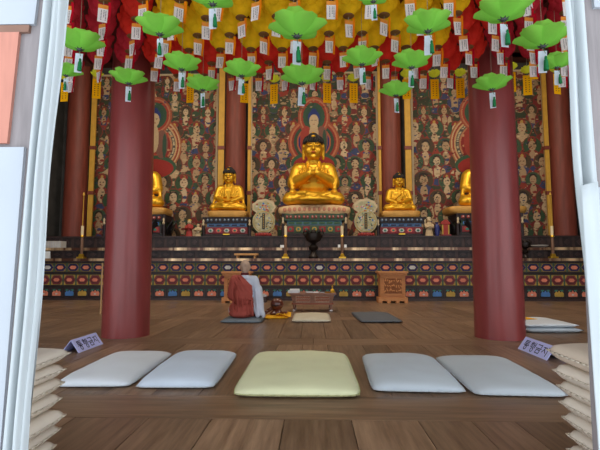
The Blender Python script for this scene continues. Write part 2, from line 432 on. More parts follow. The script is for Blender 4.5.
# ------------------------------------------------------------ murals
YM = 12.62
def paint_mural(px0, px1, seed, kind):
    r = np.random.default_rng(seed)
    x0, x1 = xs(px0, YM), xs(px1, YM); z0, z1 = zs3+.01, 6.3
    W, H = x1-x0, z1-z0; C = .0145
    nx, nz = int(W/C), int(H/C)
    X, Z = np.meshgrid(np.linspace(0, W, nx), np.linspace(0, H, nz))
    img = np.zeros((nz, nx, 3)); img[:] = lin((64, 66, 46))
    def put(mask, c): img[mask] = lin(c)
    def ell(cx, cz, rx, rz, c, cond=None):
        i0, i1 = max(0, int((cx-rx)/W*nx)-1), min(nx, int((cx+rx)/W*nx)+2); j0, j1 = max(0, int((cz-rz)/H*nz)-1), min(nz, int((cz+rz)/H*nz)+2)
        if i0 >= i1 or j0 >= j1: return
        sx, sz = X[j0:j1, i0:i1], Z[j0:j1, i0:i1]
        k = ((sx-cx)/rx)**2+((sz-cz)/rz)**2 < 1
        if cond is not None: k &= cond(sx, sz)
        img[j0:j1, i0:i1][k] = lin(c)
    # mottled cloud ground
    for _ in range(900):
        c = [(104, 44, 38), (56, 72, 48), (150, 124, 92), (70, 58, 44), (122, 58, 44), (44, 60, 46), (176, 150, 112)][r.integers(7)]
        ell(r.uniform(0, W), r.uniform(0, H), r.uniform(.02, .10), r.uniform(.015, .05), c)
    robes = [(140, 48, 40), (128, 42, 38), (198, 168, 128), (158, 62, 46), (62, 82, 58), (66, 70, 108), (170, 142, 106), (120, 50, 44)]
    cream = [(206, 174, 134), (188, 154, 116), (216, 188, 150)]
    def figure(cx, cz, s, crown):
        halo = [(58, 84, 56), (66, 92, 66), (82, 66, 46)][r.integers(3)]
        rb = robes[r.integers(len(robes))]; rb2 = robes[r.integers(len(robes))]; fc = cream[r.integers(3)]
        ell(cx, cz, .2*s, .2*s, (146, 62, 46)); ell(cx, cz, .185*s, .185*s, halo)
        ell(cx, cz-.34*s, .2*s, .26*s, rb)                         # robe
        ell(cx-.15*s, cz-.36*s, .06*s, .2*s, rb2); ell(cx+.15*s, cz-.36*s, .06*s, .2*s, rb2)
        ell(cx, cz-.25*s, .075*s, .15*s, fc)                       # bare chest
        ell(cx+.03*s, cz-.3*s, .06*s, .03*s, rb2)
        ell(cx, cz-.5*s, .12*s, .08*s, (60, 70, 110) if r.random() < .3 else rb2)
        ell(cx, cz+.05*s, .095*s, .1*s, (52, 40, 34))              # hair
        if crown: ell(cx, cz+.12*s, .085*s, .06*s, (150, 50, 40)); ell(cx, cz+.12*s, .03*s, .04*s, (200, 160, 80))
        ell(cx, cz, .078*s, .105*s, fc)
        ell(cx-.03*s, cz+.015*s, .018*s, .008*s, (80, 56, 40)); ell(cx+.03*s, cz+.015*s, .018*s, .008*s, (80, 56, 40)); ell(cx, cz-.05*s, .018*s, .008*s, (150, 70, 56))
        for _ in range(5):
            a = r.uniform(0, 6.28); ell(cx+.16*s*math.cos(a), cz-.34*s+.2*s*math.sin(a), .03*s, .014*s, [(226, 200, 158), (60, 84, 62), (66, 70, 130)][r.integers(3)])
    s0 = 1.3
    rows = int(H/.5)+1; 
    mid = W/2
    def mand(sx, sz): return None
    for j in range(rows, -1, -1):
        zc = j*.5+.15; n = 6; 
        for i in range(n+1):
            cx = (i+.5*(j % 2))*W/n + r.uniform(-.05, .05)
            figure(cx, zc+r.uniform(-.05, .05), s0*r.uniform(.85, 1.12)*(.75 if zc > H*.72 else 1), r.random() < .6)
    # large central figure with nested mandorlas
    if kind == 'centre': ox, bz, hz, k = 0.0, 2.78, 3.52, 1.0
    else: ox, bz, hz, k = (0.0, 2.7, 3.6, 1.0)
    RX, RZ = (.74, .72) if kind == 'centre' else (.80, .86)
    HRX, HRZ = (.45, .60) if kind == 'centre' else (.50, .56)
    cx = mid+ox
    tb = lambda c: c
    body = [(1.0, (168, 84, 56)), (.93, (196, 120, 84)), (.86, (150, 52, 40)), (.78, (54, 78, 60)), (.66, (184, 96, 66)), (.6, (34, 38, 112))] if kind == 'centre' else \
           [(1.0, (176, 100, 60)), (.95, (214, 176, 130)), (.90, (160, 66, 44)), (.84, (214, 170, 120)), (.78, (92, 84, 74)), (.66, (196, 130, 90)), (.60, (150, 44, 38))]
    for f, c in body: ell(cx, bz, RX*k*f, RZ*k*f, c)
    if kind != 'centre':
        for _ in range(160):
            a = r.uniform(0, 6.28); q = .72; ell(cx+RX*k*q*math.cos(a), bz+RZ*k*q*math.sin(a), .03, .012, (210, 190, 150))
        for _ in range(110): ell(cx+r.normal(0, .25), bz+r.normal(-.1, .4), .04, .03, [(206, 150, 110), (120, 30, 30), (190, 70, 50)][r.integers(3)])
    for f, c in [(1.0, (170, 84, 56)), (.9, (196, 126, 92)), (.82, (168, 62, 44)), (.7, (58, 88, 66)), (.5, (48, 80, 66))]: ell(cx, hz, HRX*k*f, HRZ*k*f, c)
    ell(cx, bz-.62, .66*k, .34*k, (60, 92, 66)); ell(cx, bz-.66, .58*k, .28*k, (166, 46, 38))
    ell(cx-.22, bz+.05, .18, .42, (168, 62, 48)); ell(cx+.22, bz+.05, .18, .42, (134, 88, 74)); ell(cx+.3, bz, .06, .36, (56, 82, 64))
    ell(cx, bz+.22, .13*k, .42*k, (206, 176, 136))
    ell(cx, hz-.02, .17*k, .2*k, (44, 60, 128)); ell(cx, hz+.14, .09*k, .1*k, (40, 54, 120)); ell(cx, hz-.13, .135*k, .2*k, (212, 184, 144))
    for sx in (-1, 1): ell(cx+sx*.05, hz-.1, .035, .01, (70, 48, 36))
    ell(cx, hz-.22, .035, .012, (160, 60, 48))
    for _ in range(1500):
        c = [(110, 46, 40), (52, 66, 46), (150, 122, 92), (60, 50, 40), (128, 60, 46), (48, 58, 46), (172, 146, 112), (62, 66, 104)][r.integers(8)]
        px_, pz_ = r.uniform(0, W), r.uniform(0, H)
        if ((px_-cx)/(RX+.05))**2+((pz_-bz)/(RZ+.3))**2 < 1: continue
        a_ = r.uniform(.012, .045); ell(px_, pz_, a_, r.uniform(.006, .022), c)
    img2 = img*(.78+.2*r.random((nz, nx, 1)))
    me = bpy.data.meshes.new('mural')
    vs = np.stack([X.ravel()+x0, np.full(nx*nz, YM), Z.ravel()+z0], 1)
    idx = np.arange(nx*nz).reshape(nz, nx)
    fs = np.stack([idx[:-1, :-1], idx[:-1, 1:], idx[1:, 1:], idx[1:, :-1]], -1).reshape(-1, 4)
    me.from_pydata(vs.tolist(), [], fs.tolist()); me.update()
    ca = me.color_attributes.new('paint', 'FLOAT_COLOR', 'POINT')
    ca.data.foreach_set('color', np.concatenate([img2.reshape(-1, 3), np.ones((nx*nz, 1))], 1).astype(np.float32).ravel())
    me.materials.append(MATS['mural_paint'])
    return me, x0, x1, z0, z1
for px0, px1, seed, kind, lab in ((88, 214, 3, 'side', 'tall crowded figure mural behind the left pillar, red and green with arched halo'),
                                  (251, 378, 5, 'centre', 'tall crowded figure mural with navy and orange halo behind the largest golden Buddha'),
                                  (416, 549, 9, 'side', 'tall crowded figure mural behind the right pillar, red and green with arched halo')):
    me, x0, x1, z0, z1 = paint_mural(px0, px1, seed, kind)
    root = thing('mural', lab, 'painting', ((x0+x1)/2, YM, z0), 0, 'murals on the back wall')
    o = bpy.data.objects.new('canvas', me); COL.objects.link(o); o.parent = root; o.location = -Vector(root.location)
    m = MB(); m.M = Matrix.Translation(-Vector(root.location))
    for a, b in ((x0-.06, x0), (x1, x1+.06)): m.b2((a, YM-.03, z0), (b, YM+.03, z1+.05), 'cream_edge')
    m.b2((x0, YM+.004, z0), (x1, YM+.07, z1), 'cream_edge'); m.b2((x0, YM-.03, z1), (x1, YM+.03, z1+.05), 'cream_edge')
    m.build('border', root)

YC = 12.42
for px, lab in ((72.5, 'rear red pillar at the far left end of the altar'), (234, 'rear reddish-brown pillar behind the seated Buddha left of centre'),
                (392.5, 'rear reddish-brown pillar behind the seated Buddha right of centre'), (566, 'rear red pillar at the far right end of the altar')):
    pillar(xs(px, YC), YC, .29 if 100 < px < 500 else .31, .28, 6.6, 'rear_pillar_red', lab, z0=zs3)
def post(px, w, lab):
    root = thing('post', lab, 'post', (xs(px, 12.3), 12.3, zs3), 0, 'yellow posts beside the rear pillars')
    hw = w/900*12.3
    m = MB(); m.b2((-hw, -.03, 0), (hw, .03, 5.1), 'yellow_post'); m.build('shaft', root, bevel=.006)
    for y in (148, 193):
        z = at(px, y, 12.3).z-zs3; m = MB(); m.b2((-hw-.02, -.045, z-.05), (hw+.02, .045, z+.05), 'rear_pillar_red'); m.build('band', root, label='dark red band')
post(88, 5, 'yellow post with dark bands beside the far left rear pillar'); post(219.5, 6, 'broad yellow post left of the rear pillar behind the left Buddha')
post(248.2, 3, 'narrow yellow post right of the rear pillar behind the left Buddha'); post(381.5, 2.6, 'narrow yellow post left of the rear pillar behind the right Buddha')
post(410.5, 6, 'broad yellow post right of the rear pillar behind the right Buddha'); post(552.3, 4, 'yellow post with dark bands beside the far right rear pillar')

# ------------------------------------------------------------ golden Buddhas
def hand(m, wrist, d, up, side, s, curl=.3, name='x'):
    """palm and five unequal bent fingers; d points along the fingers, up is the back of the hand, side is the thumb side"""
    w = Vector(wrist); d = Vector(d).normalized(); side = Vector(side); side = (side-d*side.dot(d)).normalized(); up = Vector(up); up = (up-d*up.dot(d)-side*up.dot(side)).normalized()
    m.chain([(w, .03*s), (w+d*.05*s, .034*s)], name); 
    for q in (-1, 1): m.cap(w+d*.02*s+side*q*.015*s, .02*s, w+d*.075*s+side*q*.024*s, .017*s, name)
    for q, L in ((1.5, .07), (.5, .08), (-.5, .075), (-1.5, .058)):
        p0 = w+d*.078*s+side*q*.019*s; p1 = p0+(d-up*curl*.5)*L*.5*s; p2 = p1+(d*.7-up*curl*1.4)*L*.5*s
        m.chain([(p0, .0105*s), (p1, .0095*s), (p2, .008*s)], name, 8)
    t0 = w+d*.025*s+side*.034*s; t1 = t0+(d*.6+side*.6)*.04*s; t2 = t1+(d-up*.3)*.03*s
    m.chain([(t0, .015*s), (t1, .012*s), (t2, .009*s)], name, 8)
def buddha(label, loc, height, mudra, bare=False, rz=0, voxel=.0085):
    root = thing('buddha_statue', label, 'statue', loc, rz, 'golden seated statues on the altar'); S = height/.99
    m = MB(); m.M = Matrix.Scale(S, 4)
    m.ell((0, .05, .11), (.26, .17, .115), 'x'); m.ell((0, -.17, .06), (.27, .17, .062), 'x')
    for s in (-1, 1):
        m.cap((s*.13, .02, .1), .105, (s*.31, -.13, .085), .085)
        m.cap((s*.31, -.13, .08), .08, (-s*.06, -.27, .085+.02*s), .058)
        m.ell((s*.32, -.13, .07), (.085, .1, .07), 'x')
        m.cap((-s*.1, -.25, .12+.02*s), .04, (-s*.2, -.2, .14), .035)         # feet laid on the legs
        for k in range(3): m.chain([((s*(.1+.07*k), -.29+.035*k, .06), .014), ((s*(.15+.07*k), -.24+.03*k, .135), .014), ((s*(.13+.05*k), -.1, .19), .012)])
    m.ell((0, .03, .28), (.19, .135, .2), 'x'); m.ell((0, .0, .42), (.2, .125, .14), 'x'); m.cap((-.195, .01, .495), .088, (.195, .01, .495), .088)
    m.cap((0, 0, .53), .095, (0, -.02, .63), .08)
    m.ell((0, .0, .33), (.235, .125, .2), 'x')
    BM = m.M; HM = BM @ Matrix.Translation((0, 0, -.045)) @ Matrix.Translation((0, 0, .64)) @ Matrix.Scale(1.2, 4) @ Matrix.Translation((0, 0, -.64)); m.M = HM
    m.ell((0, -.03, .775), (.103, .115, .125), 'x'); m.ell((0, -.05, .715), (.086, .088, .075), 'x'); m.ell((0, .0, .84), (.1, .11, .09), 'x')
    m.cap((0, -.142, .80), .010, (0, -.157, .752), .017); m.ell((0, -.138, .712), (.03, .014, .009), 'x'); m.ell((0, -.118, .672), (.032, .02, .02), 'x')
    for s in (-1, 1):
        m.ell((s*.105, -.02, .8), (.02, .035, .04), 'x'); m.cap((s*.107, -.02, .79), .02, (s*.108, -.015, .67), .017)
    for s in (-1, 1):
        m.M = HM; m.ell((s*.045, -.108, .74), (.04, .028, .045), 'x'); m.chain([((s*.015, -.148, .812), .006), ((s*.05, -.142, .825), .006), ((s*.085, -.11, .812), .005)])
        m.ell((s*.045, -.135, .79), (.024, .014, .011), 'x')
        m.M = BM; el = (s*.262, -.03, .3); m.cap((s*.215, .01, .475), .088, el, .084)
        if mudra == 'chest':
            wr = (s*.05, -.2, .40); m.cap(el, .078, wr, .05)
            m.chain([((s*.27, 0, .5), .02), ((s*.3, -.06, .35), .03), ((s*.27, -.12, .22), .03), ((s*.3, -.1, .12), .03)])
            hand(m, wr, (-s*.35, -.2, 1), (0, -1, 0), (-s, 0, 0), .95, .9)
        else:
            wr = (s*.09, -.2, .2); m.cap(el, .072, wr, .048)
            hand(m, (s*.1, -.205, .205), (-s*1, -.25, .02), (0, .2, -1), (0, -1, .3), .95, -.2)
            if not (bare and s < 0): m.chain([((s*.28, -.02, .4), .02), ((s*.31, -.06, .25), .03), ((s*.33, -.08, .15), .03)])
        if not (bare and s < 0):
            for k in range(4): m.chain([((s*(.09+.05*k), -.05+.02*k, .585-.012*k), .012), ((s*(.085+.045*k), -.125+.02*k, .45), .012), ((s*(.05+.035*k), -.14+.015*k, .3), .012)])
    m.M = BM
    if bare: m.chain([((.13, -.05, .58), .016), ((.02, -.135, .42), .016), ((-.12, -.13, .3), .016), ((-.2, -.03, .24), .016)])
    m.blob('body', 'gold', voxel*S, root, 3)
    h = MB(); h.M = HM
    def inhair(p): return p.z > .835 - .55*max(0, p.y+.06)
    rows = 10
    for j in range(rows):
        t = PI/2*j/(rows-1)*.98; n = max(1, int(26*math.cos(t)))
        for i in range(n):
            a = 2*PI*(i+.5*(j % 2))/n; p = Vector((.108*math.cos(t)*math.cos(a), -.02+.12*math.cos(t)*math.sin(a), .845+.085*math.sin(t)))
            h.ell(p, .0135, 'hair_blue_black', 6, 4)
    for j in range(3):
        for i in range(18):
            a = PI*(i)/17; p = Vector((.106*math.cos(a), -.0+.115*math.sin(a), .83-.03*j)); h.ell(p, .0135, 'hair_blue_black', 6, 4)
    h.ell((0, -.02, .845), (.107, .119, .083), 'hair_blue_black'); h.ell((0, .03, .8), (.1, .088, .1), 'hair_blue_black'); h.ell((0, 0, .905), (.066, .07, .055), 'hair_blue_black')
    for j in range(4):
        for i in range(12): 
            t = .3+.35*j; a = 2*PI*(i+.5*(j % 2))/12; h.ell((.06*math.cos(t)*math.cos(a), .064*math.cos(t)*math.sin(a), .905+.052*math.sin(t)), .012, 'hair_blue_black', 6, 4)
    h.build('hair', root, smooth=True)
    j = MB(); j.M = HM; j.ell((0, -.128, .895), (.024, .014, .014), 'gold'); j.build('hair_jewel', root, smooth=True)
    j = MB(); j.M = HM; j.ell((0, -.02, .957), (.018, .018, .016), 'gold'); j.build('crown_jewel', root, smooth=True)
    e = MB(); e.M = HM
    for s in (-1, 1):
        e.chain([((s*.022, -.1495, .787), .0035), ((s*.045, -.1505, .782), .0042), ((s*.07, -.139, .788), .003)], 'eye_line', 6)
        e.chain([((s*.018, -.152, .816), .0025), ((s*.05, -.147, .829), .003), ((s*.08, -.119, .818), .002)], 'eye_line', 6)
    e.build('eyes', root, smooth=True)
    l = MB(); l.M = HM; l.ell((0, -.1535, .715), (.026, .006, .007), 'lip_red'); l.build('lips', root, smooth=True)
    return root
YB = 11.75
def pedestal(label, pxc, w_px, top_y, seat_px, style, Yp=YB):
    """tiered throne: slab seat, carved painted tiers, corner posts, plate"""
    X = xs(pxc, Yp-.5); top = at(pxc, top_y, Yp-.55).z; root = thing('pedestal', label, 'pedestal', (X, Yp, zs3), 0, 'painted thrones under the statues')
    H = top-zs3; W = w_px/450*(Yp-.5); SW = seat_px/450*(Yp-.5); D = min(W*.5, .8); sl = H*(.27 if style == 'main' else .24)
    m = MB()
    def slab(u, v):
        a = 2*PI*u; f = [0, .0, .4, .8, 1, 1, .85, .5, 0][int(v*8)]
        zz = [H-sl, H-sl, H-sl*.98, H-sl*.8, H-sl*.5, H-sl*.25, H-sl*.05, H, H][int(v*8)]
        c, s_ = math.cos(a), math.sin(a); k = .38
        x = math.copysign(abs(c)**k, c)*SW/2; y = math.copysign(abs(s_)**k, s_)*(D/2+.06)
        r = [0, .9, .93, .97, 1, 1, .985, .95, 0][int(v*8)]
        lift = sl*.18*(abs(x)/(SW/2))**3 if style == 'main' else 0
        return (x*r, y*r, zz-lift*1.3 if 0 < v < 1 else zz-lift)
    sm = {'main': 'cream_seat', 'gold': 'gold_seat', 'dark': 'gold_seat'}[style]
    m.grid(slab, 49, 9, sm)
    if style == 'main':
        for k in range(13):
            x = (k-6)*SW/15; m.ell((x, -(D/2+.055), H-sl*.5-sl*.2*(abs(x)/(SW/2))**3), (SW/40, .012, sl*.26), 'seat_pink', 8, 6)
    m.build('seat_slab', root, smooth='auto')
    hb = H-sl
    cols = {'main': ('dan_green', 'dan_blue', 'dan_green', 'dan_dark'), 'gold': ('dan_dark', 'dan_blue', 'dan_maroon', 'dan_dark'), 'dark': ('dan_dark', 'dan_green', 'dan_dark', 'black_lacquer')}[style]
    zz = [hb, hb*.70, hb*.50, hb*.16, 0]; ww = [1.0, .9, .94, 1.0]
    for i, (c, wk) in enumerate(zip(cols, ww)):
        m = MB(); a, b = zz[i+1], zz[i]; w = W*wk; d = D*wk
        m.box((0, 0, (a+b)/2), (w, d, b-a), c, taper=1.04 if i == 0 else (.98 if i == 3 else 1))
        y = -d/2-.012; n = 7 if style == 'main' else 5
        for k in range(n):
            cx = (k-(n-1)/2)*w/(n+.2); cw = w/n*.42
            if i == 0:
                for sx in (-.5, .5): m.ell((cx+sx*cw, y-.004, (a+b)/2), (cw*.36, .02, (b-a)*.24), 'dan_red' if style != 'gold' else 'dan_blue', 8, 6); m.ell((cx+sx*cw, y-.02, (a+b)/2+.005), (cw*.14, .012, (b-a)*.1), 'dan_white', 8, 6)
            elif i == 1:
                m.b2((cx-cw, y, a+(b-a)*.2), (cx+cw, y+.02, b-(b-a)*.2), 'dan_teal' if style == 'main' else 'dan_bright_blue'); m.b2((cx-cw*.8, y-.006, a+(b-a)*.32), (cx+cw*.8, y+.02, b-(b-a)*.32), 'dan_dark' if style != 'main' else 'dan_green')
            elif i == 2:
                m.b2((cx-cw, y, a+(b-a)*.12), (cx+cw, y+.02, b-(b-a)*.12), 'dan_crimson' if k in (1, n-2) and style != 'main' else ('dan_green' if k % 2 else 'dan_maroon'))
                m.prism(hexa(cx, (a+b)/2, cw*.8, (b-a)*.28), y-.008, y+.01, ('dan_white', 'dan_orange')[k % 2] if style == 'gold' else ('dan_gold' if k % 2 else 'dan_red'))
                m.prism(hexa(cx, (a+b)/2, cw*.4, (b-a)*.16), y-.014, y, 'dan_teal')
            else: m.prism([(cx-cw, a+.01), (cx-cw*.5, b-.01), (cx+cw*.5, b-.01), (cx+cw, a+.01)], y-.002, y+.02, 'dan_dark' if style != 'main' else 'dan_dark')
        m.build('tier', root, bevel=.006)
    for sx in (-1, 1):
        m = MB(); x = sx*(W/2+.02); m.tube((x, -D/2, 0), (x, -D/2, hb), .04, .04, 'dan_dark'); m.lathe([(.015, 0), (.036, .03), (.02, .08), (.03, .13), (.012, .17)], 'cream_edge', (x, -D/2-.03, hb*.55), 10); m.build('corner_post', root, smooth='auto')
    m = MB(); m.b2((-W*.07, -D/2-.05, .06), (W*.07, -D/2-.02, .085), 'brass'); m.build('plate', root, label='small brass plate')
    if style == 'dark':
        for k in range(11):
            a = PI+PI*k/10; m = MB(); cx, cy = math.cos(a)*W*.52, math.sin(a)*D*.5
            def petal(u, v, a=a, cx=cx, cy=cy):
                wv = .13*math.sin(PI*min(1, v*.9+.1))*(1-v*.5); t = (u-.5)*2*wv; o = .05+.16*v**1.5
                return (cx+math.cos(a)*o-math.sin(a)*t, cy+math.sin(a)*o+math.cos(a)*t, .06+hb*.7*v)
            m.grid(petal, 5, 7, 'black_lacquer'); m.build('lotus_petal', root, smooth=True, solid=.02)
    return root, X, top
r, X, t = pedestal('ornate green and red throne with cream slab under the largest Buddha', 314.5, 62, 204, 75, 'main')
buddha('largest golden seated Buddha in the middle of the altar, hands joined at chest', (X-.02, YB+.02, t+.012), (at(313, 133, YB).z-t)/1.0, 'chest')
r, X, t = pedestal('blue and crimson throne with golden slab under the Buddha left of centre', 224.5, 46, 209.5, 42, 'gold')
buddha('small golden seated Buddha with covered shoulders, left of the largest Buddha', (X, YB+.02, t+.012), at(225, 167, YB).z-t, 'lap', voxel=.011)
r, X, t = pedestal('blue and crimson throne with golden slab under the Buddha right of centre', 404, 46, 209.5, 41, 'gold')
buddha('small golden seated Buddha with one bare shoulder, right of the largest Buddha', (X, YB+.02, t+.012), at(404, 172.5, YB).z-t, 'lap', True, voxel=.011)
r, X, t = pedestal('dark lotus throne mostly hidden behind the left red pillar', 131, 60, 206.5, 64, 'dark')
buddha('golden seated Buddha mostly hidden behind the left red pillar', (X, YB+.02, t+.012), 1.72, 'lap', voxel=.011)
r, X, t = pedestal('dark lotus throne mostly hidden behind the right red pillar', 493, 62, 205, 80, 'dark')
buddha('golden seated Buddha mostly hidden behind the right red pillar', (X, YB+.02, t+.012), 1.72, 'lap', voxel=.011)

# ------------------------------------------------------------ small things on the altar
def gourd_tablet(px, lab):
    Y = 11.4; root = thing('memorial_tablet', lab, 'tablet', (xs(px, Y), Y, zs3), 0, 'round memorial tablets'); k = Y/450
    m = MB(); m.box((0, 0, .035), (.44, .2, .07), 'dan_maroon', taper=.9)
    for i in range(6): m.ell(((i-2.5)*.07, -.1, .06), (.035, .02, .035), 'dan_red', 8, 6)
    m.box((0, 0, .09), (.3, .14, .05), 'dan_maroon', taper=.8); m.build('base', root, smooth='auto')
    def disc(rx, rz, cz, y0, y1, c, n=28, f=lambda a: 1): return [(rx*f(2*PI*i/n)*math.cos(2*PI*i/n), cz+rz*f(2*PI*i/n)*math.sin(2*PI*i/n)) for i in range(n)], y0, y1, c
    m = MB(); m.prism(*disc(.29, .30, .39, -.03, .03, 'plaque_pale')); m.prism(*disc(.26, .27, .39, -.036, -.03, 'dan_gold')); m.prism(*disc(.245, .255, .39, -.042, -.034, 'plaque_pale'))
    cc = ['dan_dark', 'dan_bright_blue', 'dan_orange', 'dan_gold', 'dan_white', 'dan_teal', 'dan_dark']
    for i in range(44):
        a = random.uniform(0, 6.28); q = random.uniform(.1, .23); x, z = q*math.cos(a), .39+q*math.sin(a)
        if abs(x) > .06: m.ell((x, -.042, z), (.022, .008, .016), cc[i % 7], 7, 4)
    m.build('disc', root, bevel=.008)
    m = MB(); m.prism(*disc(.30, .20, .77, -.028, .028, 'cream_edge', 40, lambda a: 1+.05*math.cos(9*a)))
    m.prism(*disc(.25, .15, .76, -.034, -.028, 'plaque_pale', 40, lambda a: 1+.05*math.cos(9*a)))
    for i in range(26): a = random.uniform(0, 6.28); q = random.uniform(.2, .95); m.ell((.23*q*math.cos(a), -.035, .76+.13*q*math.sin(a)), (.03, .008, .02), ['dan_bright_blue', 'dan_orange', 'dan_gold', 'dan_white', 'dan_red'][i % 5], 7, 4)
    m.build('crest', root, bevel=.008)
    m = MB(); m.b2((-.035, -.06, .2), (.035, -.04, .6), 'black_lacquer')
    for i in range(8): m.b2((-.012, -.064, .235+i*.045), (.012, -.06, .26+i*.045), 'dan_gold')
    m.build('plaque', root, label='black upright plaque with small gold characters')
gourd_tablet(263.5, 'round pale memorial tablet with black plaque, left of the largest Buddha'); gourd_tablet(366.2, 'round pale memorial tablet with black plaque, right of the largest Buddha')
def candlestick(px, lab, tall=False):
    Y = 10.42; root = thing('candlestick', lab, 'candlestick', (xs(px, Y), Y, zs1), 0, 'candlesticks on the lower step'); z = lambda y: at(px, y, Y).z-zs1
    m = MB(); m.box((0, 0, .02), (.16, .16, .04), 'brass'); m.box((0, 0, .075), (.1, .1, .07), 'brass', taper=.7); m.build('base', root, bevel=.004)
    m = MB(); m.lathe([(.032, .1), (.03, z(238)*.5), (.036, z(238)*.52), (.03, z(237))], 'pole_brown', n=12); m.build('pole', root, smooth='auto')
    m = MB(); m.lathe([(.03, z(237)-.01), (.05, z(236.5)), (.034, z(236)+.02)], 'brass', n=12); m.build('cup', root, smooth='auto')
    m = MB(); m.lathe([(.034, z(236)), (.034, z(226)), (.006, z(226)), (.004, z(225))], 'candle_wax', n=12); m.build('candle', root, smooth='auto')
    if tall:
        m = MB(); m.lathe([(.012, z(226)), (.012, z(196)), (.03, z(195)), (.004, z(192))], 'yellow_post', n=10); m.build('finial', root, smooth='auto')
candlestick(285.5, 'brown candlestick with cream candle left of the incense burner'); candlestick(342.3, 'brown candlestick with cream candle right of the incense burner')
candlestick(81, 'tall thin candlestick at the far left end of the altar', True); candlestick(553.5, 'tall thin candlestick at the far right end of the altar', True)
def burner(px, Y, z, s, lab):
    root = thing('incense_burner', lab, 'incense burner', (xs(px, Y), Y, z), 0, 'incense burners')
    m = MB(); m.lathe([(.15*s, 0), (.16*s, .04*s), (.09*s, .1*s), (.07*s, .17*s), (.13*s, .22*s), (.15*s, .28*s), (.06*s, .36*s)], 'bronze_dark'); m.build('stand', root, smooth='auto')
    m = MB(); m.lathe([(.06*s, .36*s), (.22*s, .43*s), (.26*s, .53*s), (.25*s, .6*s), (.22*s, .6*s), (.2*s, .54*s)], 'bronze_dark'); m.build('bowl', root, smooth='auto')
    for sx in (-1, 1):
        m = MB(); m.chain([((sx*.24*s, 0, .52*s), .025*s), ((sx*.31*s, 0, .6*s), .025*s), ((sx*.27*s, 0, .7*s), .022*s)], 'bronze_dark', 8); m.build('handle', root, smooth=True)
    m = MB(); m.ell((0, 0, .63*s), (.1*s, .1*s, .07*s), 'bronze_dark'); m.build('lid', root, smooth=True)
    root.scale = (.78, .78, 1)
    for sx in (-1, 1):
        m = MB(); m.ell((sx*.17*s, 0, .65*s), (.06*s, .06*s, .055*s), 'bronze_dark'); m.build('knob', root, smooth=True)
burner(313.5, 10.4, zs1, .96, 'large dark bronze incense burner below the largest Buddha')
burner(526, 10.42, zs1, .6, 'small dark bronze incense burner right of the right pillar')
def simple(name, lab, cat, parts, loc, rz=0, group=None, **kw):
    m = MB()
    for p in parts: m.b2(*p)
    o = m.build(name, **kw); o.location = loc; o.rotation_euler.z = rz; return tag(o, lab, cat, group)
def card(px, py, Y, z, w, h, lab):
    m = MB(); m.add([(-w/2, 0, 0), (w/2, 0, 0), (w/2, .03, h), (-w/2, .03, h)], [(0, 1, 2, 3)], 'white_paper'); m.add([(-w/2, .06, 0), (w/2, .06, 0), (w/2, .03, h), (-w/2, .03, h)], [(0, 1, 2, 3)], 'white_paper')
    o = m.build('card', solid=.003); o.location = (xs(px, Y), Y, z); tag(o, lab, 'card', 'white cards on the altar steps')
card(282, 246, 10.8, zs2, .09, .07, 'small white folded card left of the left candlestick'); card(339.3, 246, 10.8, zs2, .06, .08, 'narrow white card just left of the right candlestick'); card(345.6, 246, 10.8, zs2, .06, .08, 'narrow white card just right of the right candlestick')
card(46, 250, 10.45, zs1, .14, .17, 'bluish-white card standing at the far left of the lower step')
# white paper box, tray, offering plate
simple('box', 'pale grey vented box lying at the far left of the upper step', 'box', [((-.22, -.12, 0), (.22, .12, .17), 'dan_white')]+[((-.2+.045*i, -.126, .02), (-.185+.045*i, -.118, .15), 'book_grey') for i in range(10)], (xs(54, 10.85), 10.85, zs2), 0, bevel=.008)
tr = thing('offering_tray', 'long light wooden tray raised on low feet above the monk on altar step', 'tray', (xs(246.5, 10.42), 10.42, zs1))
m = MB(); m.b2((-.27, -.12, .07), (.27, .12, .115), 'light_wood'); m.build('board', tr, bevel=.008)
for sx in (-1, 1): m = MB(); m.b2((sx*.2-.02, -.1, 0), (sx*.2+.02, .1, .07), 'light_wood'); m.build('foot', tr)
m = MB(); m.lathe([(.1, 0), (.12, .01), (.2, .045), (.2, .06), (.11, .03)], 'dan_white', n=20); o = m.build('plate', smooth='auto'); o.location = (xs(541, 10.8), 10.85, zs2); tag(o, 'white offering plate on the step right of the right pillar', 'plate')
# small figures and vase beside the right Buddha
def attendant(px, h, lab, c, c2):
    Y = 11.35; root = thing('figurine', lab, 'figurine', (xs(px, Y), Y, zs3), 0, 'small figurines on the altar')
    m = MB(); m.lathe([(.11*h/.5, 0), (.1*h/.5, .08*h), (.075*h/.5, .4*h), (.085*h/.5, .62*h), (.05*h/.5, .72*h)], c, n=14, sy=.75); m.build('robe', root, smooth='auto')
    m = MB(); m.ell((0, 0, .83*h), (.055*h/.5, .055*h/.5, .13*h), 'figure_cream'); m.ell((0, -.055*h/.5, .82*h), (.008, .012, .012), 'figure_cream', 6, 4); m.build('head', root, smooth=True)
    m = MB(); m.ell((0, .012, .92*h), (.06*h/.5, .055*h/.5, .08*h), c2); m.build('headdress', root, smooth=True)
    for s in (-1, 1): m = MB(); m.chain([((s*.085*h/.5, 0, .6*h), .03), ((s*.09*h/.5, -.05, .45*h), .028), ((s*.015, -.1, .5*h), .022)], c, 8); m.build('sleeve', root, smooth=True)
attendant(430, .5, 'cream figurine standing right of the right small Buddha', 'figure_cream', 'cream_edge'); attendant(188.5, .46, 'red-robed figurine left of the left small Buddha', 'dan_red', 'dan_gold')
attendant(197.5, .36, 'small cream figurine beside the left small throne', 'figure_cream', 'hair_blue_black')
m = MB(); m.lathe([(.04, 0), (.045, .02), (.072, .16), (.06, .26), (.03, .32), (.045, .36)], 'vase_blue', n=18); o = m.build('vase', smooth='auto'); o.location = (xs(438, 11.35), 11.35, zs3); tag(o, 'dark blue vase between cream figurine and red tablet', 'vase')
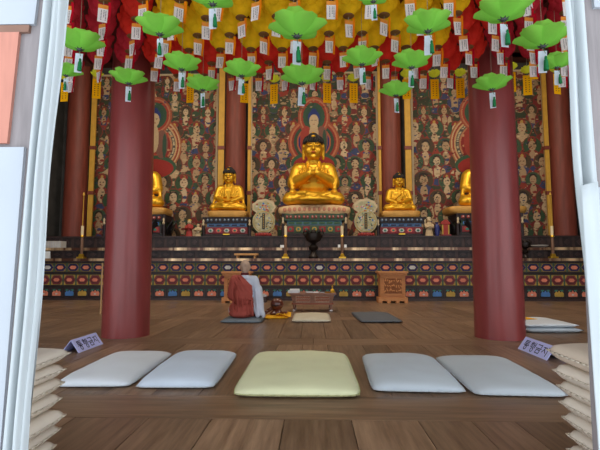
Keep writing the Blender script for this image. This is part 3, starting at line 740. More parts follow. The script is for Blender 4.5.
rt = thing('tablet', 'red upright tablet with flared cap, right of the blue vase', 'tablet', (xs(446.5, 11.3), 11.3, zs3))
m = MB(); m.b2((-.12, -.06, 0), (.12, .06, .05), 'dan_maroon'); m.build('base', rt, bevel=.006); m = MB(); m.b2((-.055, -.02, .05), (.055, .02, .32), 'dan_red'); m.b2((-.09, -.012, .05), (-.055, .012, .3), 'dan_gold'); m.b2((.055, -.012, .05), (.09, .012, .3), 'dan_gold'); m.build('board', rt)
m = MB(); m.prism([(-.11, .3), (.11, .3), (.12, .34), (.05, .4), (0, .43), (-.05, .4), (-.12, .34)], -.03, .03, 'dan_red'); m.build('cap', rt, bevel=.006)

# ------------------------------------------------------------ carved wooden stands
def stand(x, y, w, h, lab):
    root = thing('wooden_stand', lab, 'stand', (x, y, 0), 0, 'carved wooden stands'); d = .3
    m = MB(); m.b2((-w*.41, -d/2, h*.17), (w*.41, d/2, h*.86), 'carved_wood'); m.build('body', root, bevel=.006)
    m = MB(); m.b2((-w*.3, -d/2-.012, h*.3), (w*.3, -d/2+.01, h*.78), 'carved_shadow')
    for i in range(24):
        a = (i % 8)/7-.5; b = (i//8)/2-.5; m.chain([((a*w*.5, -d/2-.014, h*.54+b*h*.32), .014), ((a*w*.5+random.uniform(-.03, .03), -d/2-.018, h*.54+b*h*.32+random.uniform(-.05, .05)), .012)], 'carved_wood', 6)
    for s in ((-w*.33, -w*.29, h*.27, h*.81), (w*.29, w*.33, h*.27, h*.81)): m.b2((s[0], -d/2-.022, s[2]), (s[1], -d/2+.01, s[3]), 'carved_wood')
    for s in (h*.27, h*.79): m.b2((-w*.33, -d/2-.022, s-.012), (w*.33, -d/2+.01, s+.012), 'carved_wood')
    m.build('carved_panel', root, label='front panel carved with scrolls')
    m = MB(); m.b2((-w*.5, -d/2-.05, h*.94), (w*.5, d/2+.03, h), 'carved_wood'); m.b2((-w*.45, -d/2-.03, h*.86), (w*.45, d/2+.02, h*.94), 'carved_wood')
    for i in range(12): m.b2((-w*.46+i*w*.08, -d/2-.045, h*.895), (-w*.42+i*w*.08, -d/2-.02, h*.94), 'carved_wood')
    m.build('cornice', root, bevel=.004)
    m = MB(); m.b2((-w*.48, -d/2-.03, h*.06), (w*.48, d/2+.02, h*.17), 'carved_wood')
    for i in range(4): m.b2((-w*.48+i*w*.28, -d/2-.03, 0), (-w*.36+i*w*.28, d/2, h*.065), 'carved_wood')
    m.build('base', root, bevel=.004)
p = atz(393.3, 303, 0); stand(p.x, p.y+.16, 30/450*p.y, .665, 'light carved wooden stand in front of the altar, right of the low table')
p = atz(236, 303, 0); stand(p.x, p.y+.16, 30/450*p.y, .66, 'light carved wooden stand half hidden behind the seated monk')
p = atz(262, 302.5, 0); simple('box', 'small dark box on the floor just right of the monk', 'box', [((-.09, -.1, 0), (.09, .1, .14), 'dark_wood'), ((-.095, -.105, .12), (.095, .105, .15), 'book_grey')], (p.x, p.y+.1, 0), bevel=.005)

# ------------------------------------------------------------ low table and what lies on it
p = atz(312.5, 311, 0); TY = p.y+.05; TX = p.x; k = TY/450
tb = thing('low_table', 'low carved brown ritual table in front of altar, holding papers', 'table', (TX, TY, 0))
zt = at(312, 293, TY-.2).z; TW = 46*k; D = .46
m = MB(); m.b2((-TW/2, -D/2, zt-.03), (TW/2, D/2, zt), 'table_wood'); m.build('tabletop', tb, bevel=.006)
m = MB(); m.add([(-TW*.40, -D*.4, zt-.19), (TW*.40, -D*.4, zt-.19), (TW*.40, D*.4, zt-.19), (-TW*.40, D*.4, zt-.19), (-TW*.46, -D*.46, zt-.03), (TW*.46, -D*.46, zt-.03), (TW*.46, D*.46, zt-.03), (-TW*.46, D*.46, zt-.03)], [(3,2,1,0),(4,5,6,7),(0,1,5,4),(1,2,6,5),(2,3,7,6),(3,0,4,7)], 'table_wood')
for s in (-1, 1):
    m.b2((s*TW*.2-TW*.155, -D*.47, zt-.165), (s*TW*.2+TW*.155, -D*.40, zt-.05), 'table_carving')
    for i in range(14): m.chain([((s*TW*.2+(i % 7-3)*TW*.04, -D*.475, zt-.08-.045*(i//7)), .012), ((s*TW*.2+(i % 7-3)*TW*.04+.015, -D*.48, zt-.07-.045*(i//7)), .01)], 'stretcher_wood', 6)
m.build('apron', tb)
m = MB(); m.b2((-TW*.44, -D*.44, .125), (TW*.44, D*.44, .15), 'stretcher_wood'); m.build('stretcher', tb, bevel=.004)
for sx in (-1, 1):
    for sy in (-1, 1):
        m = MB(); x, y = sx*TW*.385, sy*D*.38; m.lathe([(.02, .03), (.018, .07), (.026, .13)], 'table_wood', (x, y, 0), 10); m.b2((x-.02, y-.02, .15), (x+.02, y+.02, zt-.18), 'table_wood'); l = m.build('leg', tb, smooth='auto')
        m = MB(); m.ell((x, y, .022), (.03, .03, .022), 'white_foot'); m.build('foot', l, smooth=True, label='white round foot')
def ontable(px): return (at(px, 292, TY).x, TY-.05, zt)
def book(px, w, d, h, c, lab, dz=0, rz=0, dy=0, cat='book'):
    x, y, z = ontable(px); root = thing('book' if cat == 'book' else 'paper_sheet', lab, cat, (x, y+dy, z+dz), rz, 'books and papers on the low table')
    m = MB(); m.b2((-w/2+.004, -d/2+.004, .003), (w/2-.004, d/2-.004, h-.003), 'white_paper'); m.build('pages', root)
    m = MB(); m.b2((-w/2, -d/2, 0), (w/2, d/2, .003), c); m.b2((-w/2, -d/2, h-.003), (w/2, d/2, h), c); m.b2((-w/2, -d/2, 0), (-w/2+.004, d/2, h), c); m.build('cover', root)
book(294.2, .2, .28, .035, 'white_paper', 'thick white book at the bottom of the stack on low table'); book(294.8, .17, .25, .022, 'white_paper', 'thinner white book on top of the stack on low table', .0355, .05)
book(309.5, .12, .2, .014, 'book_grey', 'thin grey book lying flat in middle of low table', 0, .1); book(316.2, .10, .18, .010, 'white_paper', 'white open paper booklet in middle of low table', 0, -.15, 0)
book(322.6, .1, .2, .016, 'dark_cover', 'small dark covered book on the low table')
bl = thing('ritual_bell', 'small brass hand bell standing at right end of low table', 'bell', ontable(332.3))
m = MB(); m.lathe([(.05, 0), (.045, .015), (.034, .05), (.012, .065)], 'brass', n=18); m.build('bowl', bl, smooth='auto'); m = MB(); m.lathe([(.01, .062), (.008, .09), (.015, .105), (.004, .125)], 'brass', n=10); m.build('handle', bl, smooth='auto')
m = MB(); m.lathe([(.05, 0), (.055, .004), (.07, .016), (.06, .012)], 'brass', n=20); o = m.build('dish', smooth='auto'); o.location = Vector(ontable(327.8))+Vector((0, -.1, 0)); tag(o, 'small shallow brass dish beside the hand bell', 'dish')

# ------------------------------------------------------------ cushions
def cushion(name, label, c, w, d, h, mname, seam, rz=0, flat=True, group=None, n=26, corner=.09, rough=.007, z=0, edge=.016, tip=2.6, dent=0, fx=.42):
    sd = random.random()*50
    root = thing(name, label, 'cushion', (c[0], c[1], z), rz, group)
    def shape(u, v, top):
        a, b = u*2-1, v*2-1
        x = a*w/2*math.sqrt(1-corner*b**8*abs(a)**3); y = b*d/2*math.sqrt(1-corner*a**8*abs(b)**3)
        f = max(0, (1-abs(a)**tip)*(1-abs(b)**tip))**fx
        nz = mnoise.noise((x*5+sd, y*5, 0))*rough*min(1, f*1.5) + mnoise.noise((x*14+sd, y*9, 3))*rough*.35*f
        pin = -.01*abs(a*b)**6 if corner < .05 else 0
        if flat:
            zz = edge+(h-edge)*f*(1-dent*math.exp(-(a*a+b*b)*2.2)) + nz if top else edge*(1-f**.3)
            return (x, y, max(0.0005, zz))
        return (x*(1+pin), y, h/2+(h/2*f+nz*.6)*(1 if top else -1)+.0006*(1 if top else -1))
    m = MB(); m.grid(lambda u, v: shape(u, v, True), n, n, mname); m.grid(lambda u, v: shape(u, v, False), n, n, mname)
    o = m.build('cover', root, smooth=True)
    bm = bmesh.new(); bm.from_mesh(o.data); bmesh.ops.remove_doubles(bm, verts=bm.verts, dist=.0016); bmesh.ops.recalc_face_normals(bm, faces=bm.faces); bm.to_mesh(o.data); bm.free()
    s = MB(); pts = []
    for i in range(48):
        q = i/12
        if q < 1: a, b = q, 0
        elif q < 2: a, b = 1, q-1
        elif q < 3: a, b = 3-q, 1
        else: a, b = 0, 4-q
        p = Vector(shape(a, b, True)); 
        if flat: p.z = max(p.z, .005)
        pts.append((p, .0035))
    s.chain(pts+[pts[0]], seam, 5); s.build('piping', root, smooth=True)
    return root
G = 'floor cushions in the front row'
cushion('floor_cushion', 'white-grey floor cushion at left end of front row', (-1.50, 3.56), .52, 1.10, .075, 'cushion_white', 'seam_pale', math.radians(2.5), group=G)
cushion('floor_cushion', 'bluish-white floor cushion immediately left of the yellow one', (-.93, 3.56), .53, 1.12, .09, 'cushion_blue_white', 'seam_pale', math.radians(1.5), group=G)
cushion('floor_cushion', 'large pale yellow floor cushion in middle of front row', (-.105, 3.43), .80, 1.28, .095, 'cushion_yellow', 'seam_yellow', math.radians(.3), group=G, edge=.03, dent=.12, rough=.008)
cushion('floor_cushion', 'cool grey floor cushion immediately right of the yellow one', (.70, 3.50), .60, 1.10, .085, 'cushion_cool_grey', 'seam_pale', math.radians(-2.5), group=G)
cushion('floor_cushion', 'cool grey floor cushion at right end of front row', (1.31, 3.44), .58, 1.12, .075, 'cushion_grey', 'seam_pale', math.radians(-2.5), group=G)
def fc(px0, px1, y0, y1, h, lab, mname, seam, rz=0):
    a = atz((px0+px1)/2, y0, .01); b = atz((px0+px1)/2, y1, h*.9); w = (px1-px0)/450*a.y
    return cushion('floor_cushion', lab, ((a.x+b.x)/2, (a.y+b.y)/2), w, b.y-a.y, h, mname, seam, rz, group='cushions near the altar', n=18, edge=.02)
fc(292, 331, 322, 311.5, .06, 'beige floor cushion in front of the low table', 'cushion_cream', 'seam')
fc(354, 396, 322.5, 310.8, .05, 'dark slate floor cushion right of the beige one, before the carved stand', 'cushion_slate', 'cushion_slate', math.radians(2))
MK = atz(241, 321, .03)
cushion('floor_cushion', 'grey-blue floor cushion under the seated monk', (MK.x-.01, MK.y+.3), .58, .64, .06, 'cushion_dusty', 'cushion_dusty', group='cushions near the altar', n=18)
# two folded cushions behind the right pillar
p = atz(556, 333.5, 0)
cushion('floor_cushion', 'flat grey cushion at bottom of the pair behind the right pillar', (p.x, p.y+.42), .70, .84, .06, 'cushion_grey', 'cushion_slate', math.radians(2), group='flat cushions behind the right pillar', n=18, edge=.03)
r = cushion('floor_cushion', 'flat white cushion with yellow patch, topmost behind the right pillar', (p.x-.02, p.y+.45), .68, .80, .05, 'cushion_white', 'seam_pale', math.radians(2), group='flat cushions behind the right pillar', n=18, z=.058, edge=.025)
m = MB(); m.box((-.08, .12, .0535), (.2, .24, .004), 'cloth_yellow', rz=.2); m.build('patch', r, label='yellow patch')
# stacks of cushions beside the doorway
def stack(px_tips, ys, side, base, tan_top):
    n = len(ys)
    for i, (px, y) in enumerate(zip(px_tips, ys)):
        pass
zl = 0
def build_stack(tips, side, name):
    """tips run from the floor upwards: (tip pixel x, thickness)"""
    z = .002
    n = len(tips)
    for i, (px, h) in enumerate(tips):
        w, d = .56, .44; Yc = 1.88-d/2+random.uniform(-.008, .008)
        tipx = (px+side*4-313)/450*1.88; cx = tipx-side*w/2
        k = n-1-i
        pos = 'topmost' if k == 0 else ('at the bottom' if i == 0 else ORD[k]+' from the top')
        c = 'fat tan' if (side < 0 and k == 0) else ('beige' if i % 3 else 'pale cream')
        lab = f'{c} sitting cushion, {pos} of the {name} stack in the doorway'
        cushion('sitting_cushion', lab, (cx, Yc), w, d, h*.955, 'cushion_tan' if (side < 0 and k == 0) else 'cushion_beige', 'seam', random.uniform(-.05, .05), False, f'stacked cushions in the {name} of the doorway', 26, .02, .003, z=z, tip=7 if k else 4, fx=.27)
        z += h
build_stack([(58, .058), (60, .060), (63, .055), (68, .064), (62, .062), (65, .060), (64, .060), (70, .066)], 1, 'left')
build_stack([(556, .058), (554, .062), (556, .06), (553, .064), (551, .062), (549, .060), (545, .066), (541, .082)], -1, 'right')

# ------------------------------------------------------------ folded tent signs
def tent_sign(loc, rz, L, lab):
    root = thing('tent_sign', lab, 'sign', loc, rz, 'folded lavender signs'); hw, H = .082, .115
    for s in (-1, 1):
        m = MB(); m.add([(-L/2, s*hw, 0), (L/2, s*hw, 0), (L/2, 0, H), (-L/2, 0, H)], [(0, 1, 2, 3)], 'sign_lavender'); m.build('panel', root, solid=.005)
    sl = math.hypot(hw, H); v = Vector((0, hw, H))/sl; n = Vector((0, -H, hw))/sl; u = Vector((1, 0, 0)); o = Vector((-L/2, -hw, 0))+n*.0032
    m = MB(); cw, ch = L*.185, sl*.62; th = .0085
    def P(k, x, y, e): return o+u*(L*.1+k*L*.21+x*cw)+v*(sl*.18+y*ch)+n*e
    def line(k, x0, y0, x1, y1):
        a, b = Vector((x0*cw, y0*ch)), Vector((x1*cw, y1*ch)); t = (b-a).normalized()*th/2; q = Vector((-t.y, t.x)); a -= t*.6; b += t*.6
        pts = [a+q, b+q, b-q, a-q]; f = lambda p, e: o+u*(L*.1+k*L*.21+p.x)+v*(sl*.18+p.y)+n*e
        m.add([f(p, 0) for p in pts]+[f(p, .0012) for p in pts], [(0,1,2,3),(7,6,5,4),(0,4,5,1),(1,5,6,2),(2,6,7,3),(3,7,4,0)], 'sign_ink')
    def ring(k, cx, cy, r):
        N = 14
        for i in range(N):
            a, b = 2*PI*i/N, 2*PI*(i+1)/N; line(k, cx+r*math.cos(a), cy+r*1.1*math.sin(a), cx+r*math.cos(b), cy+r*1.1*math.sin(b))
    for l in ((.15,.97,.85,.97),(.15,.97,.15,.62),(.15,.8,.85,.8),(.15,.62,.85,.62),(.5,.62,.5,.46),(.04,.45,.96,.45)): line(0, *l)
    ring(0, .5, .16, .2)
    for l in ((.22,1.0,.42,1.0),(.06,.87,.56,.87),(.68,1.0,.68,.42),(.92,1.0,.92,.42),(.68,.7,.92,.7)): line(1, *l)
    ring(1, .31, .62, .15); ring(1, .6, .16, .2)
    for l in ((.15,.97,.85,.97),(.85,.97,.8,.66),(.04,.55,.96,.55),(.2,.38,.8,.38),(.2,.02,.8,.02),(.2,.38,.2,.02),(.8,.38,.8,.02)): line(2, *l)
    for l in ((.06,.88,.62,.88),(.38,.88,.06,.3),(.32,.62,.62,.3),(.86,1.0,.86,0)): line(3, *l)
    m.build('lettering', root, label='dark navy Korean lettering')
tent_sign((-2.245, 4.42, 0), PI/2, .48, 'folded lavender sign with Korean lettering beside the left pillar')
tent_sign((2.07, 4.25, 0), -PI/2, .54, 'folded lavender sign with Korean lettering beside the right pillar')
a = at(101, 312, 5.6)
m = MB(); q0 = atz(100.5, 314, 0.0); m.tube(q0, at(102.5, 263, q0.y+.12), .014, .012, 'rod_tan', 8); tag(m.build('wooden_rod', smooth='auto'), 'thin tan wooden rod leaning behind the left pillar', 'rod')

# ------------------------------------------------------------ monk and wooden fish
mk = thing('person', 'person with shaved head sitting cross-legged from behind, red-brown robe over white', 'person', (MK.x+.005, MK.y+.27, .055))
m = MB()                                                     # body faces the altar (+y)
m.ell((0, 0, .12), (.17, .13, .13), 'x'); m.ell((0, .0, .28), (.145, .105, .18), 'x'); m.ell((0, .01, .44), (.165, .11, .14), 'x'); m.cap((-.15, .0, .535), .06, (.15, .0, .535), .06)
m.cap((0, .01, .56), .06, (0, .03, .68), .054); m.ell((0, .035, .735), (.087, .1, .102), 'x'); m.ell((0, .065, .695), (.066, .07, .07), 'x'); m.ell((0, .02, .755), (.087, .095, .078), 'x')
m.cap((0, .135, .755), .008, (0, .148, .725), .013); m.ell((0, .127, .69), (.024, .012, .008), 'x')
for s in (-1, 1):
    m.ell((s*.032, .118, .755), (.014, .012, .009), 'x'); m.ell((s*.089, .03, .725), (.012, .02, .032), 'x')
    m.cap((s*.09, .02, .11), .085, (s*.24, .21, .075), .07); m.cap((s*.24, .22, .07), .062, (-s*.05, .33, .06), .042); m.cap((-s*.05, .33, .05), .036, (-s*.16, .36, .05), .026)
    el = (s*.235, .05, .32); m.cap((s*.175, 0, .53), .058, el, .045); w = (s*.08, .3, .27); m.cap(el, .044, w, .028)
    hand(m, w, (-s*.5, .8, .1), (0, .1, 1), (-s*.9, -.2, .2), .95, .5)
m.blob('body', 'skin_shaved', .0058, mk, 3)
m = MB()                                                     # loose grey-white under-robe
m.ell((0, 0, .11), (.2, .16, .125), 'x'); m.ell((0, .0, .3), (.172, .13, .22), 'x'); m.ell((0, .01, .44), (.18, .128, .14), 'x'); m.cap((-.15, .0, .53), .074, (.15, .0, .53), .074); m.ell((0, -.0, .575), (.1, .085, .05), 'x')
for s in (-1, 1):
    m.cap((s*.1, .02, .11), .1, (s*.24, .2, .08), .085); m.cap((s*.24, .22, .07), .08, (-s*.02, .34, .065), .06)
    m.cap((s*.175, 0, .53), .074, (s*.24, .04, .33), .07); m.cap((s*.24, .04, .32), .07, (s*.12, .26, .28), .06)
m.chain([((.24, .02, .4), .07), ((.265, .0, .25), .07), ((.29, -.04, .1), .065), ((.345, -.06, .03), .035)]); m.chain([((.2, .0, .3), .06), ((.22, -.03, .12), .055), ((.24, -.07, .035), .04)]); m.chain([((.24, .1, .3), .06), ((.28, .1, .12), .05), ((.3, .1, .05), .04)])
for k in range(3): m.chain([((.2+.03*k, -.06, .4-.05*k), .012), ((.225+.03*k, -.08+.02*k, .2), .012), ((.25+.025*k, -.1+.02*k, .05), .012)])
m.blob('under_robe', 'robe_grey', .009, mk, 3)['label'] = 'white-grey robe showing on the right shoulder and sleeve'
m = MB()                                                     # outer robe over the left shoulder
m.ell((0, 0, .11), (.225, .18, .13), 'x'); m.ell((0, -.005, .3), (.195, .15, .235), 'x'); m.ell((0, .0, .44), (.198, .146, .15), 'x'); m.cap((-.15, .0, .525), .09, (.15, .0, .525), .09); m.ell((-.02, .0, .58), (.1, .095, .05), 'x')
m.cap((-.175, 0, .525), .09, (-.225, .04, .33), .09); m.cap((-.225, .04, .32), .09, (-.13, .24, .25), .08); m.cap((-.1, .02, .11), .12, (-.2, .15, .1), .105); m.cap((.1, .02, .11), .11, (.2, .12, .1), .1)
m.ell((-.05, -.08, .06), (.21, .13, .07), 'x')
for k in range(5): m.chain([((-.2+.08*k, -.12, .42-.04*k), .014), ((-.17+.08*k, -.165, .26), .014), ((-.16+.085*k, -.19, .04), .016)])
for k in range(3): m.chain([((-.1-.04*k, -.075, .6-.02*k), .012), ((.0-.02*k, -.14, .48-.07*k), .014), ((.16, -.1, .3-.08*k), .014)])
ks = m.blob('outer_robe', 'kasa_brown_red', .009, mk, 3); ks['label'] = 'red-brown robe wrapped under the right arm'
bm = bmesh.new(); bm.from_mesh(ks.data)
co = Vector((-.085, -.05, .64)); no = Vector((.62, 0, .78)).normalized()
bmesh.ops.bisect_plane(bm, geom=bm.verts[:]+bm.edges[:]+bm.faces[:], plane_co=co, plane_no=no, clear_outer=True)
bmesh.ops.bisect_plane(bm, geom=bm.verts[:]+bm.edges[:]+bm.faces[:], plane_co=Vector((.19, 0, 0)), plane_no=Vector((1, 0, .1)).normalized(), clear_outer=True)
bm.to_mesh(ks.data); bm.free()
sd = ks.modifiers.new('solid', 'SOLIDIFY'); sd.thickness = .008; sd.offset = -1
m = MB(); m.lathe([(.07, .595), (.074, .61), (.068, .64), (.062, .645)], 'collar_maroon', (0, .015, 0), 20); m.build('collar', mk, smooth='auto')
# wooden fish on a yellow cushion
q = atz(275, 319.5, .0); FY = q.y+.2
cushion('floor_cushion', 'small flat yellow cushion under the wooden fish drum', (q.x, FY), .36, .34, .05, 'cloth_yellow', 'cloth_yellow', .15, group='cushions near the altar', n=16, edge=.02)
cl_ = MB(); cl_.grid(lambda u, v: (-.05+.22*u, -.14+.2*v, .055+.02*math.sin(u*5+v*4)+.012*v), 10, 8, 'cloth_yellow'); o = cl_.build('cloth', smooth=True, solid=.006); o.location = (q.x+.06, FY-.01, 0); tag(o, 'folded yellow cloth at right of the wooden fish drum', 'cloth')
mk.scale = (.83, .93, .99)
fs = thing('wooden_fish_drum', 'round dark brown wooden fish drum with handle, on the yellow cushion', 'drum', (q.x-.01, FY+.02, .05))
m = MB(); m.ell((.02, 0, .155), (.1, .09, .095), 'moktak_wood', 24, 16); m.build('shell', fs, smooth=True)
m = MB(); m.chain([((-.05, -.07, .15), .008), ((.02, -.09, .14), .008), ((.09, -.06, .15), .008)], 'moktak_slit', 8); m.build('slit', fs, smooth=True)
m = MB(); m.chain([((-.05, .02, .1), .03), ((-.12, .0, .055), .028), ((-.16, -.02, .02), .022)], 'moktak_wood', 10); m.build('handle', fs, smooth=True)
m = MB(); m.lathe([(.1, 0), (.11, .02), (.075, .05), (.06, .075)], 'moktak_wood', (.02, 0, 0), 20); m.build('rest', fs, smooth='auto')
st = thing('drum_stick', 'dark wooden striker lying beside the wooden fish drum', 'stick', (q.x+.08, FY-.09, .085), .5)
m = MB(); m.cap((-.12, 0, 0), .009, (.06, 0, .005), .012, 'moktak_wood'); m.build('shaft', st, smooth=True); m = MB(); m.ell((.08, 0, .005), (.03, .02, .02), 'moktak_wood'); m.build('tip', st, smooth=True)

# ------------------------------------------------------------ doorway
def slab4(m, q, t, name):
    """a vertical panel from four corner points (front), thickness t away from the door"""
    q = [Vector(p) for p in q]; b = [p+Vector((0, t, 0)) for p in q]
    return m.add(q+b, [(0,1,2,3),(7,6,5,4),(0,4,5,1),(1,5,6,2),(2,6,7,3),(3,7,4,0)], name)
def edge(pts, Y):
    """x as a straight line in z through two pixel points on the plane Y"""
    a, b = at(*pts[0], Y), at(*pts[1], Y); return lambda z: a.x+(b.x-a.x)*(z-a.z)/(b.z-a.z)
Z0, Z1 = -.05, 2.9
def door(name, Y, inner, panels, outer):
    root = bpy.data.objects.new(name, None); COL.objects.link(root); root.location = (inner(1), Y, 0); struct(root)
    off = Vector(root.location)
    m = MB(); m.M = Matrix.Translation(-off); slab4(m, [(outer, Y+.012, Z0), (inner(Z0), Y+.012, Z0), (inner(Z1), Y+.012, Z1), (outer, Y+.012, Z1)], .05, 'jamb_wood'); struct(m.build('frame', root))
    for mn, fn, za, zb, nm in panels:
        m = MB(); m.M = Matrix.Translation(-off); slab4(m, [(outer, Y, za), (fn(za), Y, za), (fn(zb), Y, zb), (outer, Y, zb)], .012, mn); struct(m.build('panel', root, label=nm))
YD = 1.34; zd = lambda px, py: at(px, py, YD).z
eo = edge([(24, 147), (4, 400)], YD); es = edge([(19, 31), (8, 143)], YD); ew = edge([(37, 0), (34, 24)], YD)
door('door_1', YD, edge([(50, 0), (10, 450)], YD), [('door_paper', ew, zd(20, 24), Z1, 'white paper panel'), ('door_brown', lambda z: ew(z)-.015, zd(10, 32), zd(10, 25), 'brown rail'), ('door_salmon', edge([(19, 31), (7, 143)], YD), zd(10, 143), zd(10, 32), 'salmon wooden panel'), ('door_paper', eo, Z0, zd(10, 147), 'white paper panel')], -1.5)
door('door_2', YD, edge([(584, 0), (606, 450)], YD), [('door_paper', edge([(594, 0), (596, 20)], YD), zd(598, 7), Z1, 'white paper panel'), ('door_paper', edge([(598, 187), (610, 450)], YD), Z0, zd(599, 187), 'white paper panel')], 1.6)
def curtain(lab, Y, ein, eout, folds, notch):
    m = MB()
    zt_, zb_ = 2.85, .005
    def f(u, v):
        z = zb_+(zt_-zb_)*v; a, b = eout(z), ein(z)
        wob = .004*math.sin(z*4.1)+.003*math.sin(z*9+1)
        x = a+(b-a)*u + wob*(u)
        y = Y+.014*math.sin(u*folds*2*PI+1.2*math.sin(z*1.6))+.006*math.sin(u*folds*4.7*PI+z)
        return (x, y, z)
    m.grid(f, 60, 60, 'curtain_white'); o = m.build('door_curtain', smooth=True, solid=.006); return tag(o, lab, 'curtain', 'white door curtains')
YK = 1.30
curtain('white pleated curtain drawn aside at left edge of doorway', YK, edge([(64, 0), (23, 450)], YK), edge([(42, 0), (1, 450)], YK), 2.2, None)
curtain('white pleated curtain drawn aside at right edge of doorway', YK, edge([(563, 0), (597, 450)], YK), edge([(587, 0), (618, 450)], YK), 1.7, None)
m = MB()
e1, e2 = edge([(581, 187), (600, 450)], YK-.04), edge([(599, 185), (622, 450)], YK-.04)
zt_ = at(585, 187, YK-.04).z
m.grid(lambda u, v: (e1(v*zt_)*(1-u)+e2(v*zt_)*u, YK-.04+.006*math.sin(u*5+v*3), .004+v*(zt_+.012*u)), 14, 20, 'curtain_white'); o = m.build('cloth_sheet', smooth=True, solid=.004); tag(o, 'white sheet hung over lower half of the right door curtain', 'cloth')

# ------------------------------------------------------------ lanterns
def petal_fn(az, r0, z0, r1, z1, w, curl, n=5, cup=.25, cz=.12):
    ca, sa = math.cos(az), math.sin(az)
    def f(u, v):
        s = (u-.5)*2; ww = w*(math.sin(PI*min(1, .12+v*.80))**.7)
        t = s*ww; r = r0+(r1-r0)*v**.8 + curl*v*v - cup*ww*s*s*.6; z = z0+(z1-z0)*v**1.25 + cz*ww*s*s
        return (r*ca-t*sa, r*sa+t*ca, z)
    return f
LZ = 2.98
def tag_parts(root, paperm, top, ink, ribbon, w=.076, h=.15, z=-.035, x=0.0, rx=.045, rl=.19, tassel=False):
    m = MB(); m.box((x, 0, z-h/2), (w, .0016, h), paperm)
    if top: m.box((x, 0, z-.016), (w*1.01, .0022, .034), top)
    for cx, n in ((-.012, 7), (.008, 5), (.022, 7)):
        if tassel: break
        for i in range(n): m.box((x+cx, -.0014, z-.05-i*.013), (.006, .0012, .007), ink)
    m.box((x, 0, z/2), (.004, .002, abs(z)), 'cord'); t = m.build('tag', root)
    if ribbon:
        m = MB(); m.grid(lambda u, v: (x+rx-.01+.02*u+.004*math.sin(v*5), -.012+.006*math.sin(v*4), -.01-rl*v), 2, 8, ribbon); m.build('ribbon', root, solid=.0012)
    if tassel:
        m = MB(); m.lathe([(.004, z-.05), (.008, z-.054), (.010, z-.066), (.007, z-.07), (.014, z-.085), (.018, z-.155)], 'tassel_green', (x+.012, -.022, 0), 12); m.tube((x+.012, -.022, z-.03), (x, -.004, 0), .002, .002, 'tassel_green', 6); m.build('tassel', root, smooth='auto', label='green tassel')
def ball_lantern(pm, ribbon, name='paper_lantern'):
    root = thing(name, 'x', 'lantern')
    m = MB(); m.ell((0, 0, .15), (.08, .08, .11), pm, 12, 8)
    for j, (el, n, rr) in enumerate(((-52, 6, .055), (-12, 7, .06), (30, 6, .06))):
        e = math.radians(el)
        for i in range(n):
            az = 2*PI*(i+.5*(j % 2))/n; rot = Matrix.Rotation(az, 3, 'Z') @ Matrix.Rotation(-e*.6, 3, 'Y')
            q = Vector((.092*math.cos(e)*math.cos(az), .092*math.cos(e)*math.sin(az), .15+.095*math.sin(e)))
            m.ell(q, (.03, rr, .07), pm, 10, 7, rot)
            m.ell(q+Vector((0, 0, .025))+rot @ Vector((.012, 0, 0)), (.03, rr*.72, .06), pm, 8, 6, rot @ Matrix.Rotation(.5, 3, 'Y'))
    m.build('petals', root, smooth=True)
    m = MB(); m.lathe([(.045, .012), (.05, .006), (.045, 0), (.02, -.004)], 'hub_brown', n=16); m.build('base_ring', root, smooth='auto', label='brown ring at the bottom')
    m = MB(); m.tube((0, 0, .27), (0, 0, 3.36-LZ), .0025, .0025, 'cord', 6); m.build('cord', root)
    tag_parts(root, 'tag_white', 'tag_orange', 'tag_ink', ribbon)
    return root
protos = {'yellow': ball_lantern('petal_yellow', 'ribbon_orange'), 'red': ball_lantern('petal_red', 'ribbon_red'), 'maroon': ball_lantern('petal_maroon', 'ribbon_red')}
used = set()
rows_y = [4.98, 4.68, 4.38, 4.08, 3.78, 3.49]
rown = ['row nearest the altar', 'second row from the altar', 'third row from the altar', 'fourth row from the altar', 'fifth row from the altar', 'row nearest the door']
for j, Y in enumerate(rows_y):
    xs_ = []
    for i in range(-12, 13):
        x = (i+.5*(j % 2))*.312
        px, py = project((x, Y, LZ)); pe = 15
        if 62-pe < px < 566+pe and py > -12:
            if abs(abs(x)-2.165) < .26+.17 and Y > 5.22-.44: continue
            xs_.append(x)
    for q, x in enumerate(xs_):
        kind = 'yellow' if (-1.42 < x < 1.27 and Y < 4.6) else ('red' if abs(x) < 1.75 else 'maroon')
        o = protos[kind] if kind not in used else copy_tree(protos[kind]); used.add(kind)
        o.location = (x+random.uniform(-.007, .007), Y+random.uniform(-.01, .01), LZ); o.rotation_euler.z = random.uniform(-.45, .45)
        for ch in o.children:
            if ch.name.startswith('tag'): ch.rotation_euler = (random.uniform(-.06, .06), random.uniform(-.09, .09), random.uniform(-.2, .2))
        cw = 'dark red' if kind == 'maroon' else kind
        o['label'] = f'{cw} paper lotus lantern, {ORD[q]} from left in the {rown[j]}'; o['group'] = f'{cw} paper lanterns overhead'

